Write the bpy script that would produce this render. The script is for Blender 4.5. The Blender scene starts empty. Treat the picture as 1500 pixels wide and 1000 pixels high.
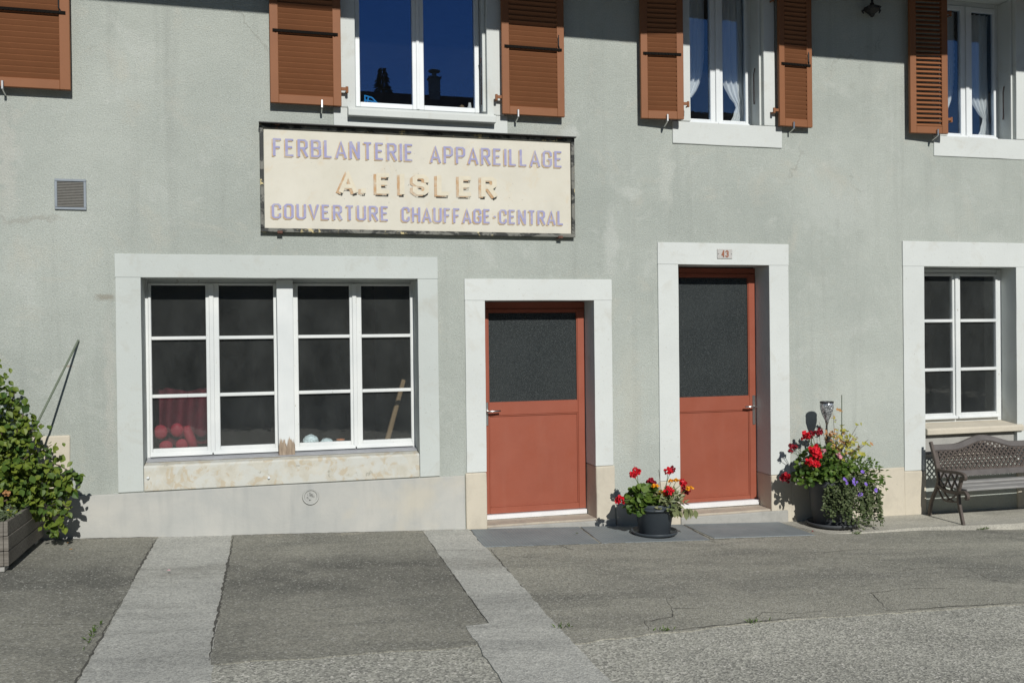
import bpy, bmesh, math, random
from mathutils import Vector, Matrix, Euler, noise

random.seed(7)
SC = bpy.context.scene
COL = SC.collection

# ------------------------------------------------------------------ camera
cam_d = bpy.data.cameras.new('camera')
cam = bpy.data.objects.new('camera', cam_d)
COL.objects.link(cam)
right = Vector((0.966075, -0.257996, -0.011714))
up = Vector((0.013017, 0.003342, 0.999910))
fwd = Vector((0.257933, 0.966140, -0.006587))
m3 = Matrix((right, up, -fwd)).transposed()
cam.matrix_world = Matrix.Translation((0.0, -8.0, 1.6605)) @ m3.to_4x4()
cam_d.lens = 31.464
cam_d.sensor_width = 36
cam_d.clip_end = 2000
SC.camera = cam

# ------------------------------------------------------------------ world, sun, exposure
SUN = Vector((0.045, -1.0, 0.625)).normalized()
SUN_EL = math.asin(SUN.z)
world = bpy.data.worlds.new('World')
SC.world = world
world.use_nodes = True
wn = world.node_tree
wn.nodes.clear()
sky = wn.nodes.new('ShaderNodeTexSky')
sky.sky_type = 'NISHITA'
sky.sun_disc = False
sky.sun_elevation = SUN_EL
sky.sun_rotation = math.atan2(SUN.x, SUN.y)
sky.air_density = 1.0
sky.dust_density = 0.0
sky.ozone_density = 3.5
bg = wn.nodes.new('ShaderNodeBackground')
bg.inputs['Strength'].default_value = 0.06
wo = wn.nodes.new('ShaderNodeOutputWorld')
wn.links.new(sky.outputs[0], bg.inputs[0])
wn.links.new(bg.outputs[0], wo.inputs[0])
sun_d = bpy.data.lights.new('sun', 'SUN')
sun_d.energy = 4.0
sun_d.angle = math.radians(0.53)
sun_d.color = (1.0, 0.975, 0.925)
sun = bpy.data.objects.new('sun', sun_d)
COL.objects.link(sun)
sun.rotation_euler = (-SUN).to_track_quat('-Z', 'Y').to_euler()
vs = SC.view_settings
vs.view_transform = 'Standard'
vs.look = 'None'
vs.exposure = 0.09
vs.gamma = 1.0
vs.use_curve_mapping = False


# ------------------------------------------------------------------ materials
def node(nt, t, **kw):
    n = nt.nodes.new(t)
    for k, v in kw.items():
        setattr(n, k, v)
    return n


class Mat:
    """small wrapper that builds a node material step by step"""

    def __init__(s, name, world_co=True):
        s.m = bpy.data.materials.new(name)
        s.m.use_nodes = True
        s.nt = s.m.node_tree
        s.nt.nodes.clear()
        s.out = node(s.nt, 'ShaderNodeOutputMaterial')
        if world_co:
            s.co = node(s.nt, 'ShaderNodeNewGeometry').outputs['Position']
        else:
            s.co = node(s.nt, 'ShaderNodeTexCoord').outputs['Object']

    def link(s, a, b):
        s.nt.links.new(a, b)

    def scaled(s, sc):
        n = node(s.nt, 'ShaderNodeMapping')
        n.inputs['Scale'].default_value = sc
        s.link(s.co, n.inputs[0])
        return n.outputs[0]

    def noise(s, scale, detail=4, rough=.55, co=None, dist=0):
        n = node(s.nt, 'ShaderNodeTexNoise')
        n.inputs['Scale'].default_value = scale
        n.inputs['Detail'].default_value = detail
        n.inputs['Roughness'].default_value = rough
        n.inputs['Distortion'].default_value = dist
        s.link(co or s.co, n.inputs['Vector'])
        return n.outputs['Fac']

    def voro(s, scale, feature='F1', co=None, out='Distance'):
        n = node(s.nt, 'ShaderNodeTexVoronoi', feature=feature)
        n.inputs['Scale'].default_value = scale
        s.link(co or s.co, n.inputs['Vector'])
        return n.outputs[out]

    def ramp(s, fac, a, b, ca=(0, 0, 0, 1), cb=(1, 1, 1, 1)):
        n = node(s.nt, 'ShaderNodeValToRGB')
        n.color_ramp.elements[0].position = a
        n.color_ramp.elements[1].position = b
        n.color_ramp.elements[0].color = ca
        n.color_ramp.elements[1].color = cb
        s.link(fac, n.inputs[0])
        return n.outputs[0]

    def mix(s, fac, a, b, blend='MIX'):
        n = node(s.nt, 'ShaderNodeMix', data_type='RGBA', blend_type=blend)
        for sock, v in ((n.inputs[0], fac), (n.inputs[6], a), (n.inputs[7], b)):
            if isinstance(v, (int, float)):
                sock.default_value = v
            elif isinstance(v, tuple):
                sock.default_value = (*v[:3], 1)
            else:
                s.link(v, sock)
        return n.outputs[2]

    def math(s, op, a, b=0.0):
        n = node(s.nt, 'ShaderNodeMath', operation=op)
        for sock, v in ((n.inputs[0], a), (n.inputs[1], b)):
            if isinstance(v, (int, float)):
                sock.default_value = v
            else:
                s.link(v, sock)
        return n.outputs[0]

    def bump(s, h, strength, dist, prev=None):
        n = node(s.nt, 'ShaderNodeBump')
        n.inputs['Strength'].default_value = strength
        n.inputs['Distance'].default_value = dist
        s.link(h, n.inputs['Height'])
        if prev is not None:
            s.link(prev, n.inputs['Normal'])
        return n.outputs[0]

    def bsdf(s, col, rough=.7, metal=0.0, normal=None, spec=.5, **kw):
        p = node(s.nt, 'ShaderNodeBsdfPrincipled')
        if isinstance(col, tuple):
            p.inputs['Base Color'].default_value = (*col[:3], 1)
        else:
            s.link(col, p.inputs['Base Color'])
        if isinstance(rough, (int, float)):
            p.inputs['Roughness'].default_value = rough
        else:
            s.link(rough, p.inputs['Roughness'])
        p.inputs['Metallic'].default_value = metal
        p.inputs['Specular IOR Level'].default_value = spec
        if normal is not None:
            s.link(normal, p.inputs['Normal'])
        return p.outputs[0]

    def done(s, shader):
        s.link(shader, s.out.inputs['Surface'])
        return s.m


def plain(name, c, rough=.6, var=.12, scale=6.0, bump=0.0, bscale=60, metal=0.0, world_co=True, spec=.4):
    m = Mat(name, world_co)
    n = m.noise(scale, 5, .6)
    lo = tuple(v * (1 - var) for v in c)
    hi = tuple(min(1, v * (1 + var)) for v in c)
    col = m.mix(m.ramp(n, .3, .7), lo, hi)
    nor = m.bump(m.noise(bscale, 3), bump, .004) if bump else None
    return m.done(m.bsdf(col, rough, metal, nor, spec))


def mat_wall():
    m = Mat('roughcast_render')
    big = m.noise(.55, 5, .6)
    col = m.mix(m.ramp(big, .35, .68), (.400, .432, .394), (.505, .537, .490))
    # lighter patched areas and darker damp areas
    mid = m.noise(2.3, 6, .65, dist=.6)
    col = m.mix(m.ramp(mid, .56, .78), col, (.535, .562, .52))
    col = m.mix(m.math('MULTIPLY', m.ramp(m.noise(1.1, 5, .6, co=m.scaled((1, 1, .35))), .56, .75), .4), col, (.36, .385, .35))
    # vertical run-off streaks
    st = m.noise(2.6, 4, .6, co=m.scaled((2.6, 1, .16)))
    col = m.mix(m.math('MULTIPLY', m.ramp(st, .52, .78), .30), col, (.28, .295, .27))
    # warm old patches
    col = m.mix(m.math('MULTIPLY', m.ramp(m.noise(1.7, 7, .7, dist=1.0), .55, .70), .5), col, (.52, .51, .44))
    col = m.mix(m.math('MULTIPLY', m.ramp(m.noise(5.5, 7, .7, dist=.8), .58, .72), .35), col, (.57, .59, .55))
    col = m.mix(m.math('MULTIPLY', m.ramp(m.noise(48, 3, .6), .70, .74), .5), col, (.20, .205, .18))
    # sparse cracks
    wob = node(m.nt, 'ShaderNodeVectorMath', operation='ADD')
    nz = node(m.nt, 'ShaderNodeTexNoise')
    nz.inputs['Scale'].default_value = 5
    nz.inputs['Detail'].default_value = 6
    m.link(m.co, nz.inputs['Vector'])
    sc = node(m.nt, 'ShaderNodeVectorMath', operation='SCALE')
    sc.inputs['Scale'].default_value = .35
    m.link(nz.outputs['Color'], sc.inputs[0])
    m.link(m.co, wob.inputs[0])
    m.link(sc.outputs[0], wob.inputs[1])
    crack = m.voro(.75, 'DISTANCE_TO_EDGE', co=wob.outputs[0])
    cm = m.math('MULTIPLY', m.ramp(crack, .002, .009, (1, 1, 1, 1), (0, 0, 0, 1)), m.ramp(m.noise(.8, 3), .56, .66))
    col = m.mix(m.math('MULTIPLY', cm, .55), col, (.22, .21, .18))
    # old repairs and scars, each where it sits on this wall
    sx = node(m.nt, 'ShaderNodeSeparateXYZ')
    m.link(m.co, sx.inputs[0])
    X_, Z_ = sx.outputs[0], sx.outputs[2]
    wv = m.math('SUBTRACT', m.noise(7, 6, .65), .5)
    for x0, z0, hw, hh, amp, c_, k_ in ((3.13, 2.55, .09, .42, .34, (.56, .585, .545), .5), (3.34, 3.03, .13, .10, .40, (.57, .595, .55), .55), (3.70, 3.15, .09, .38, .34, (.56, .58, .53), .45),
                                        (-1.31, 1.25, .06, .75, .22, (.50, .50, .45), .5), (-1.33, 2.02, .10, .045, .16, (.30, .28, .23), .75),
                                        (-1.62, 1.45, .05, .012, .03, (.36, .31, .25), .8), (-1.9, 2.65, .35, .03, .3, (.30, .28, .24), .35), (-2.05, 3.1, .10, .6, .5, (.54, .54, .49), .5),
                                        (2.72, 3.55, .11, .08, .2, (.58, .60, .56), .7), (5.6, 2.9, .5, .3, .9, (.52, .55, .51), .5), (3.3, 1.0, .16, .7, .5, (.50, .505, .44), .5)):
        ex = m.math('DIVIDE', m.math('ABSOLUTE', m.math('ADD', m.math('SUBTRACT', X_, x0), m.math('MULTIPLY', wv, amp))), hw)
        ez = m.math('DIVIDE', m.math('ABSOLUTE', m.math('ADD', m.math('SUBTRACT', Z_, z0), m.math('MULTIPLY', wv, amp))), hh)
        mask = m.ramp(m.math('SQRT', m.math('ADD', m.math('MULTIPLY', ex, ex), m.math('MULTIPLY', ez, ez))), .45, 1.15, (1, 1, 1, 1), (0, 0, 0, 1))
        col = m.mix(m.math('MULTIPLY', mask, k_), col, c_)
    # grain of the render
    g1 = m.noise(150, 3, .75)
    g2 = m.noise(70, 4, .65)
    gr = m.math('ADD', m.math('MULTIPLY', g1, .6), m.math('MULTIPLY', g2, .4))
    col = m.mix(1.0, col, m.ramp(gr, .30, .68, (.70, .70, .70, 1), (1.12, 1.12, 1.12, 1)), 'MULTIPLY')
    nor = m.bump(gr, 1.0, .014)
    nor = m.bump(m.noise(4, 4), .3, .03, nor)
    return m.done(m.bsdf(col, .92, 0, nor, .2))


def mat_paint_stone(name, c, dirt=(.40, .37, .29), amount=.35, scale=3.0, lo=.55, hi=.72):
    m = Mat(name)
    n = m.noise(scale, 7, .68, dist=.7)
    col = m.mix(m.ramp(m.noise(1.2, 4), .3, .7), tuple(v * .94 for v in c), tuple(v * 1.04 for v in c))
    col = m.mix(m.math('MULTIPLY', m.ramp(n, lo, hi), amount), col, dirt)
    col = m.mix(m.math('MULTIPLY', m.ramp(m.noise(42, 4, .7), .64, .70), .45), col, tuple(v * .7 for v in dirt))
    g = m.noise(55, 4, .6)
    nor = m.bump(g, .22, .005)
    nor = m.bump(m.noise(7, 4), .2, .012, nor)
    return m.done(m.bsdf(col, .8, 0, nor, .25))


def mat_sill_old():
    m = Mat('flaking_sill_stone')
    n = m.noise(9.5, 8, .62, dist=.8)
    base = m.mix(m.ramp(m.noise(9, 5), .35, .65), (.52, .51, .45), (.44, .42, .35))
    col = m.mix(m.math('MULTIPLY', m.ramp(n, .535, .56), .75), base, (.44, .375, .27))
    col = m.mix(m.math('MULTIPLY', m.ramp(m.noise(6.5, 8, .6, dist=.5), .50, .56), .8), col, (.50, .51, .475))
    col = m.mix(m.ramp(m.noise(12, 8, .7), .62, .66), col, (.33, .32, .27))
    nor = m.bump(n, .4, .006)
    nor = m.bump(m.noise(60, 3), .25, .004, nor)
    return m.done(m.bsdf(col, .85, 0, nor, .25))


def mat_plinth():
    m = Mat('cement_plinth')
    n = m.noise(2.0, 6, .6, dist=.5)
    col = m.mix(m.ramp(n, .3, .7), (.35, .36, .345), (.445, .44, .405))
    st = m.noise(5, 5, .6, co=m.scaled((2.2, 1, .3)))
    col = m.mix(m.math('MULTIPLY', m.ramp(st, .5, .75), .4), col, (.29, .30, .29))
    col = m.mix(m.math('MULTIPLY', m.ramp(m.noise(1.3, 5, .6), .55, .7), .55), col, (.50, .46, .37))
    nor = m.bump(m.noise(45, 4), .25, .004)
    nor = m.bump(m.noise(6, 4), .25, .015, nor)
    return m.done(m.bsdf(col, .88, 0, nor, .2))


def mat_ground(name, lo, hi, grain, gs, stain, bumpd=.008, spot=None, band=None):
    m = Mat(name)
    n = m.noise(.8, 6, .62, dist=.4)
    col = m.mix(m.ramp(n, .32, .68), lo, hi)
    s2 = m.noise(1.1, 6, .6, co=m.scaled((.6, 1.7, 1)), dist=.6)
    col = m.mix(m.math('MULTIPLY', m.ramp(s2, .47, .68), .8), col, stain)
    if band:
        # old drainage stain running along the wall
        sp_ = node(m.nt, 'ShaderNodeSeparateXYZ')
        m.link(m.co, sp_.inputs[0])
        yy = m.math('ADD', sp_.outputs[1], m.math('MULTIPLY', m.math('SUBTRACT', m.noise(1.3, 6, .65), .5), 1.3))
        d_ = m.math('ABSOLUTE', m.math('ADD', yy, band[0]))
        fac = m.math('MULTIPLY', m.ramp(d_, band[1] * .25, band[1], (1, 1, 1, 1), (0, 0, 0, 1)), m.ramp(m.noise(2.2, 5, .6), .25, .6))
        col = m.mix(m.math('MULTIPLY', fac, band[2]), col, band[3])
        dust_ = m.ramp(m.math('ADD', sp_.outputs[1], m.math('MULTIPLY', m.math('SUBTRACT', m.noise(2.4, 7, .7), .5), 1.1)), -.70, -.05)
        col = m.mix(m.math('MULTIPLY', dust_, .55), col, (.315, .295, .245))
        tyre = m.noise(2.0, 6, .65, co=m.scaled((.35, 2.6, 1)), dist=.3)
        col = m.mix(m.math('MULTIPLY', m.ramp(tyre, .56, .70), .35), col, (.10, .10, .09))
        col = m.mix(m.math('MULTIPLY', m.ramp(m.noise(9, 7, .75), .60, .70), .4), col, (.11, .108, .095))
    v = m.voro(gs, 'F1', out='Color')
    sep = node(m.nt, 'ShaderNodeSeparateColor')
    m.link(v, sep.inputs[0])
    col = m.mix(1.0, col, m.ramp(sep.outputs[0], .0, 1.0, (1 - grain, 1 - grain, 1 - grain, 1), (1 + grain, 1 + grain, 1 + grain * .9, 1)), 'MULTIPLY')
    col = m.mix(1.0, col, m.ramp(m.noise(26, 5, .7), .3, .7, (.86, .86, .86, 1), (1.1, 1.1, 1.1, 1)), 'MULTIPLY')
    if spot:
        col = m.mix(m.ramp(sep.outputs[1], .93, .95), col, spot)
    d = m.voro(gs, 'F1')
    nor = m.bump(d, .6, bumpd)
    nor = m.bump(m.noise(14, 5), .35, .012, nor)
    return m.done(m.bsdf(col, .9, 0, nor, .25))


def mat_glass(name, dust=.03, wave=0.0, wscale=9.0, refl=1.7, dcol=(.55, .58, .56), tint=(1, 1, 1)):
    m = Mat(name)
    nor = None
    if wave:
        nor = m.bump(m.noise(wscale, 3), wave, .01)
    # Schlick reflectance, the same from both faces of the thin pane
    ge = node(m.nt, 'ShaderNodeNewGeometry')
    dt = node(m.nt, 'ShaderNodeVectorMath', operation='DOT_PRODUCT')
    m.link(ge.outputs['Incoming'], dt.inputs[0])
    m.link(ge.outputs['Normal'], dt.inputs[1])
    fres = m.math('ADD', m.math('MULTIPLY', m.math('POWER', m.math('SUBTRACT', 1.0, m.math('ABSOLUTE', dt.outputs['Value'])), 5.0), .96), .04)
    tr = node(m.nt, 'ShaderNodeBsdfTransparent')
    tr.inputs[0].default_value = (.93, .95, .95, 1)
    gl = node(m.nt, 'ShaderNodeBsdfGlossy')
    gl.inputs['Roughness'].default_value = .0
    gl.inputs[0].default_value = (*tint, 1)
    if nor is not None:
        m.link(nor, gl.inputs['Normal'])
    a = node(m.nt, 'ShaderNodeMixShader')
    m.link(m.math('MULTIPLY', fres, refl), a.inputs[0])
    m.link(tr.outputs[0], a.inputs[1])
    m.link(gl.outputs[0], a.inputs[2])
    df = node(m.nt, 'ShaderNodeBsdfDiffuse')
    df.inputs[0].default_value = (*dcol, 1)
    b = node(m.nt, 'ShaderNodeMixShader')
    dn = m.noise(3.5, 6, .65, co=m.scaled((1, 1, .6)))
    m.link(m.math('MULTIPLY', m.ramp(dn, .2, .8, (.35, .35, .35, 1), (1.5, 1.5, 1.5, 1)), dust), b.inputs[0])
    m.link(a.outputs[0], b.inputs[1])
    m.link(df.outputs[0], b.inputs[2])
    return m.done(b.outputs[0])


def mat_door_glass():
    m = Mat('hammered_door_glass')
    v = m.voro(95, 'F1')
    col = m.mix(m.ramp(m.noise(150, 3, .7), .50, .75), (.026, .031, .032), (.150, .165, .165))
    col = m.mix(m.math('MULTIPLY', m.ramp(m.noise(2.2, 3), .4, .7), .4), col, (.055, .062, .062))
    nor = m.bump(v, .35, .004)
    p = m.bsdf(col, .22, 0, nor, .45)
    tr = node(m.nt, 'ShaderNodeBsdfTransparent')
    tr.inputs[0].default_value = (.5, .55, .55, 1)
    mx = node(m.nt, 'ShaderNodeMixShader')
    mx.inputs[0].default_value = .2
    m.link(p, mx.inputs[1])
    m.link(tr.outputs[0], mx.inputs[2])
    return m.done(mx.outputs[0])


def mat_leaf(name, c1, c2, trans=.3, rough=.5):
    m = Mat(name, False)
    oi = node(m.nt, 'ShaderNodeObjectInfo')
    geo = node(m.nt, 'ShaderNodeNewGeometry')
    rnd = m.math('FRACT', m.math('ADD', oi.outputs['Random'], geo.outputs['Random Per Island']))
    col = m.mix(rnd, c1, c2)
    p = m.bsdf(col, rough, 0, None, .35)
    t = node(m.nt, 'ShaderNodeBsdfTranslucent')
    m.link(col, t.inputs[0])
    mx = node(m.nt, 'ShaderNodeMixShader')
    mx.inputs[0].default_value = trans
    m.link(p, mx.inputs[1])
    m.link(t.outputs[0], mx.inputs[2])
    return m.done(mx.outputs[0])


def mat_white_wood():
    m = Mat('peeling_white_paint')
    n = m.noise(14, 8, .7, co=m.scaled((1, 1, .45)))
    col = m.mix(m.ramp(m.noise(3, 4), .3, .7), (.56, .585, .58), (.66, .675, .66))
    col = m.mix(m.ramp(n, .655, .69), col, (.30, .26, .20))
    nor = m.bump(n, .2, .003)
    return m.done(m.bsdf(col, .5, 0, nor, .4))


def mat_mullion():
    m = Mat('peeling_white_mullion')
    sep = node(m.nt, 'ShaderNodeSeparateXYZ')
    m.link(m.co, sep.inputs[0])
    n = m.noise(16, 8, .65, co=m.scaled((2.6, 1, .35)))
    # rotten foot: paint lost in a ragged patch about 15 cm high
    h = m.math('SUBTRACT', .80, sep.outputs[2])
    hh = m.math('MULTIPLY', h, 3.0)
    foot = m.ramp(m.math('ADD', m.math('SUBTRACT', n, .5), m.math('MINIMUM', hh, .5)), .10, .17)
    col = m.mix(m.ramp(m.noise(3, 4), .3, .7), (.56, .585, .58), (.64, .66, .65))
    col = m.mix(m.ramp(n, .67, .70), col, (.38, .34, .28))
    col = m.mix(foot, col, m.mix(m.ramp(n, .35, .6), (.16, .12, .085), (.34, .27, .20)))
    nor = m.bump(n, .35, .005)
    return m.done(m.bsdf(col, .6, 0, nor, .3))


def mat_sign_panel():
    m = Mat('faded_cream_sign_paint')
    n = m.noise(3, 6, .65)
    col = m.mix(m.ramp(n, .3, .7), (.545, .52, .435), (.60, .575, .495))
    col = m.mix(m.math('MULTIPLY', m.ramp(m.noise(5, 7, .7, dist=1), .56, .72), .5), col, (.56, .45, .29))
    col = m.mix(m.math('MULTIPLY', m.ramp(m.noise(2.2, 6, .7), .5, .75), .35), col, (.47, .46, .42))
    chips = m.math('MULTIPLY', m.ramp(m.noise(30, 7, .75), .63, .66), m.ramp(m.noise(2.0, 3), .44, .56))
    col = m.mix(m.math('MULTIPLY', chips, .8), col, (.12, .12, .11))
    return m.done(m.bsdf(col, .6, 0, None, .3))


def mat_sign_frame():
    m = Mat('flaking_sign_frame')
    n = m.noise(10, 8, .7, co=m.scaled((.6, 1, 1)), dist=.5)
    col = m.mix(m.ramp(n, .47, .53), (.028, .030, .028), (.16, .16, .14))
    col = m.mix(m.ramp(m.noise(9, 8, .7), .58, .61), col, (.50, .42, .22))
    col = m.mix(m.ramp(m.noise(13, 6, .7), .66, .70), col, (.16, .06, .03))
    return m.done(m.bsdf(col, .6, 0, m.bump(n, .3, .003), .3))


def mat_faded(name, c, fade=(.58, .55, .46), lo=.55, hi=.75, amount=.7):
    m = Mat(name)
    n = m.noise(16, 7, .7)
    col = m.mix(m.math('MULTIPLY', m.ramp(n, lo, hi), amount), c, fade)
    return m.done(m.bsdf(col, .65, 0, None, .2))


def mat_wood(name, a, b, ax=(1, 14, 14)):
    m = Mat(name)
    n = m.noise(4.5, 7, .65, co=m.scaled(ax), dist=.4)
    col = m.mix(m.ramp(n, .3, .7), a, b)
    col = m.mix(m.math('MULTIPLY', m.ramp(m.noise(2.3, 5), .5, .7), .4), col, tuple(v * .6 for v in a))
    return m.done(m.bsdf(col, .85, 0, m.bump(n, .4, .004), .2))


def mat_slate():
    m = Mat('grooved_slate')
    w = node(m.nt, 'ShaderNodeTexWave', wave_type='BANDS', bands_direction='X')
    w.inputs['Scale'].default_value = 11
    w.inputs['Distortion'].default_value = .3
    m.link(m.co, w.inputs[0])
    n = m.noise(2.4, 6, .65)
    col = m.mix(m.ramp(n, .3, .7), (.155, .178, .186), (.225, .250, .256))
    col = m.mix(m.math('MULTIPLY', m.ramp(w.outputs['Fac'], .0, .25, (1, 1, 1, 1), (0, 0, 0, 1)), .3), col, (.09, .10, .105))
    col = m.mix(m.math('MULTIPLY', m.ramp(m.noise(9, 6, .7), .55, .7), .35), col, (.25, .245, .225))
    nor = m.bump(w.outputs['Fac'], .35, .004)
    return m.done(m.bsdf(col, .7, 0, m.bump(m.noise(80, 3), .3, .003, nor), .35))


MT = {}
MT['wall'] = mat_wall()
MT['surround'] = mat_paint_stone('white_painted_stone', (.470, .502, .480), (.36, .34, .28), .42)
MT['surround2'] = mat_paint_stone('bright_white_painted_stone', (.555, .580, .560), (.40, .37, .30), .36)
MT['cream'] = mat_paint_stone('bare_cream_limestone', (.52, .475, .385), (.37, .34, .28), .45, 4.0, .48, .7)
MT['sill_old'] = mat_sill_old()
MT['plinth'] = mat_plinth()
MT['step'] = mat_paint_stone('worn_step_stone', (.42, .37, .295), (.27, .25, .22), .6, 5.0, .45, .65)
MT['step_grey'] = mat_paint_stone('worn_cement_riser', (.34, .335, .31), (.22, .22, .2), .5, 6.0, .48, .68)
MT['asphalt'] = mat_ground('old_asphalt', (.200, .196, .168), (.272, .264, .225), .30, 105, (.150, .149, .131), .005, (.34, .335, .30), (1.45, .75, .8, (.105, .104, .093)))
MT['asphalt2'] = mat_ground('old_asphalt_paler', (.242, .236, .200), (.316, .306, .260), .28, 105, (.165, .163, .142), .005, (.38, .37, .33), (2.1, .5, .4, (.12, .12, .11)))
MT['coarse'] = mat_ground('coarse_chip_asphalt', (.290, .286, .254), (.385, .378, .332), .42, 88, (.25, .246, .216), .006, (.56, .54, .48))
MT['concrete_strip'] = mat_ground('concrete_strip', (.375, .375, .347), (.450, .447, .410), .26, 110, (.29, .29, .27), .004, None, (1.25, .35, .5, (.22, .215, .19)))
MT['apron'] = mat_ground('cement_apron', (.36, .345, .30), (.43, .415, .36), .18, 120, (.29, .28, .245), .004)
MT['crack'] = plain('crack_dirt', (.075, .072, .062), .95)
MT['slate'] = mat_slate()
MT['glass_new'] = mat_glass('modern_window_glass', .003, 0.0, refl=3.0, tint=(.30, .52, 1.0))
MT['glass_old'] = mat_glass('dusty_old_glass', .026, .05, 7, refl=1.2)
MT['glass_up'] = mat_glass('upper_window_glass', .006, .03, 5, refl=2.2, tint=(.45, .66, 1.0))
MT['door_glass'] = mat_door_glass()
MT['pvc'] = plain('white_plastic_frame', (.66, .685, .69), .35, .03)
MT['white_wood'] = mat_white_wood()
MT['mullion'] = mat_mullion()
MT['grey_metal'] = plain('zinc_flashing', (.36, .37, .39), .45, .1, metal=.3)
def mat_door_paint():
    m = Mat('brick_red_door_paint')
    col = m.mix(m.ramp(m.noise(1.6, 6, .65), .3, .7), (.245, .066, .037), (.285, .080, .046))
    st = m.noise(3.5, 6, .6, co=m.scaled((2.4, 1, .3)))
    col = m.mix(m.math('MULTIPLY', m.ramp(st, .52, .75), .2), col, (.31, .12, .08))
    col = m.mix(m.math('MULTIPLY', m.ramp(m.noise(60, 4, .7), .66, .70), .4), col, (.14, .05, .035))
    return m.done(m.bsdf(col, m.ramp(m.noise(5, 5), .3, .7, (.42, .42, .42, 1), (.62, .62, .62, 1)), 0, m.bump(m.noise(40, 3), .06, .004), .35))


MT['door_red'] = mat_door_paint()
MT['shutter'] = plain('brown_shutter_paint', (.228, .094, .042), .6, .07, 3, .08, 60, spec=.22)
MT['black'] = plain('black_iron', (.018, .018, .018), .5, .2)
MT['louvre_black'] = plain('shadow_black', (.008, .007, .006), .9, .2, spec=.1)  # near black, so the louvre bar looks like a scalloped shadow
MT['rust'] = plain('rusty_iron', (.11, .05, .035), .8, .35, 30)
MT['steel'] = plain('brushed_steel', (.62, .62, .60), .3, .05, metal=1.0)
MT['alu'] = plain('aluminium_strip', (.78, .79, .80), .4, .05, metal=.25)
MT['sign_panel'] = mat_sign_panel()
MT['sign_frame'] = mat_sign_frame()
MT['ink_blue'] = mat_faded('faded_violet_paint', (.300, .298, .470), amount=.55, lo=.50, hi=.80)
MT['ink_orange'] = mat_faded('faded_orange_paint', (.47, .33, .19), amount=.6, lo=.42, hi=.72)
MT['ink_tan'] = mat_faded('faded_tan_paint', (.46, .29, .155), amount=.75, lo=.42, hi=.66)
MT['ink_black'] = mat_faded('worn_black_paint', (.035, .035, .03), amount=.95, lo=.54, hi=.57)
MT['ink_number'] = plain('faded_brown_numeral', (.27, .10, .055), .6, .15, 60)
MT['ink_cream'] = plain('cream_letter_paint', (.60, .55, .43), .65, .06, 20)
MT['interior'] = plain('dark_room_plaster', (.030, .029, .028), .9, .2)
MT['trough'] = mat_wood('weathered_planter_wood', (.10, .09, .075), (.25, .23, .20))
MT['bench_wood'] = mat_wood('weathered_bench_wood', (.20, .195, .19), (.32, .315, .30))
MT['bench_iron'] = plain('brown_cast_iron', (.085, .068, .058), .55, .25, 15, .2, 60)
MT['bench_rail'] = plain('grey_brown_bench_rail', (.105, .095, .09), .55, .2, 9)
MT['pot'] = plain('slate_grey_plastic', (.045, .055, .065), .42, .08, 5)
MT['pot2'] = plain('charcoal_plastic', (.055, .060, .066), .5, .15, 5)
MT['soil'] = plain('potting_soil', (.03, .022, .015), .95, .4, 40, .8, 50)
MT['leaf_shrub'] = mat_leaf('shrub_leaf', (.048, .105, .018), (.19, .24, .032), .3)
MT['leaf_dark'] = mat_leaf('dark_green_leaf', (.03, .065, .014), (.075, .125, .025), .25)  # darker leaf green for some of the single leaves
MT['leaf_ger'] = mat_leaf('geranium_leaf', (.042, .098, .016), (.13, .20, .032), .3)
MT['leaf_pale'] = mat_leaf('dry_marigold_leaf', (.15, .19, .075), (.31, .31, .17), .25)
MT['leaf_yellow'] = mat_leaf('yellow_green_leaf', (.30, .32, .05), (.55, .50, .10), .35)
MT['leaf_orange'] = mat_leaf('autumn_leaf', (.42, .20, .08), (.55, .33, .14), .3)
MT['leaf_trail'] = mat_leaf('trailing_leaf', (.060, .090, .035), (.15, .18, .085), .25)
MT['leaf_herb'] = mat_leaf('grey_green_herb', (.10, .14, .075), (.18, .22, .12), .25)
MT['petal_red'] = mat_leaf('red_petal', (.50, .006, .018), (.72, .020, .035), .2)
MT['petal_dark'] = mat_leaf('dark_red_petal', (.20, .008, .018), (.34, .014, .03), .2)
MT['petal_orange'] = mat_leaf('orange_petal', (.75, .30, .01), (.85, .42, .02), .2)
MT['petal_pink'] = mat_leaf('pink_petal', (.75, .33, .40), (.85, .55, .58), .2)
MT['petal_violet'] = mat_leaf('violet_petal', (.20, .11, .55), (.34, .22, .70), .2)
MT['petal_yellow'] = mat_leaf('yellow_petal', (.75, .60, .03), (.8, .7, .08), .2)
MT['stem'] = plain('green_stem', (.09, .13, .04), .6, .2)
MT['bark'] = plain('brown_bark', (.09, .065, .045), .9, .3, 20, .5, 40)
MT['cane'] = plain('green_cane', (.10, .125, .085), .6, .15, 12)
MT['curtain'] = mat_leaf('white_lace', (.84, .85, .86), (.88, .89, .90), .25, .8)
MT['red_cloth'] = plain('crimson_cloth', (.085, .006, .014), .8, .2, 10)
MT['red_pad'] = plain('red_padding', (.24, .015, .030), .7, .1, 10)
MT['rock'] = plain('pale_blue_crystal', (.62, .72, .74), .4, .35, 40, .8, 45)
MT['terracotta'] = plain('terracotta', (.42, .16, .07), .8, .15)
MT['broom_wood'] = plain('broom_handle_wood', (.20, .135, .075), .7, .15)
MT['blue_plastic'] = plain('blue_plastic', (.02, .28, .70), .4, .05)
MT['mosaic'] = None
MT['tile'] = plain('dark_roof_tile', (.10, .055, .04), .85, .25, 4)
MT['soffit'] = plain('brown_soffit_board', (.13, .075, .045), .8, .2, 4)
MT['plate'] = plain('worn_enamel_plate', (.43, .42, .40), .45, .08, 40)
MT['vent'] = plain('grey_vent_mesh', (.17, .165, .15), .7, .1, 50)
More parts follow.
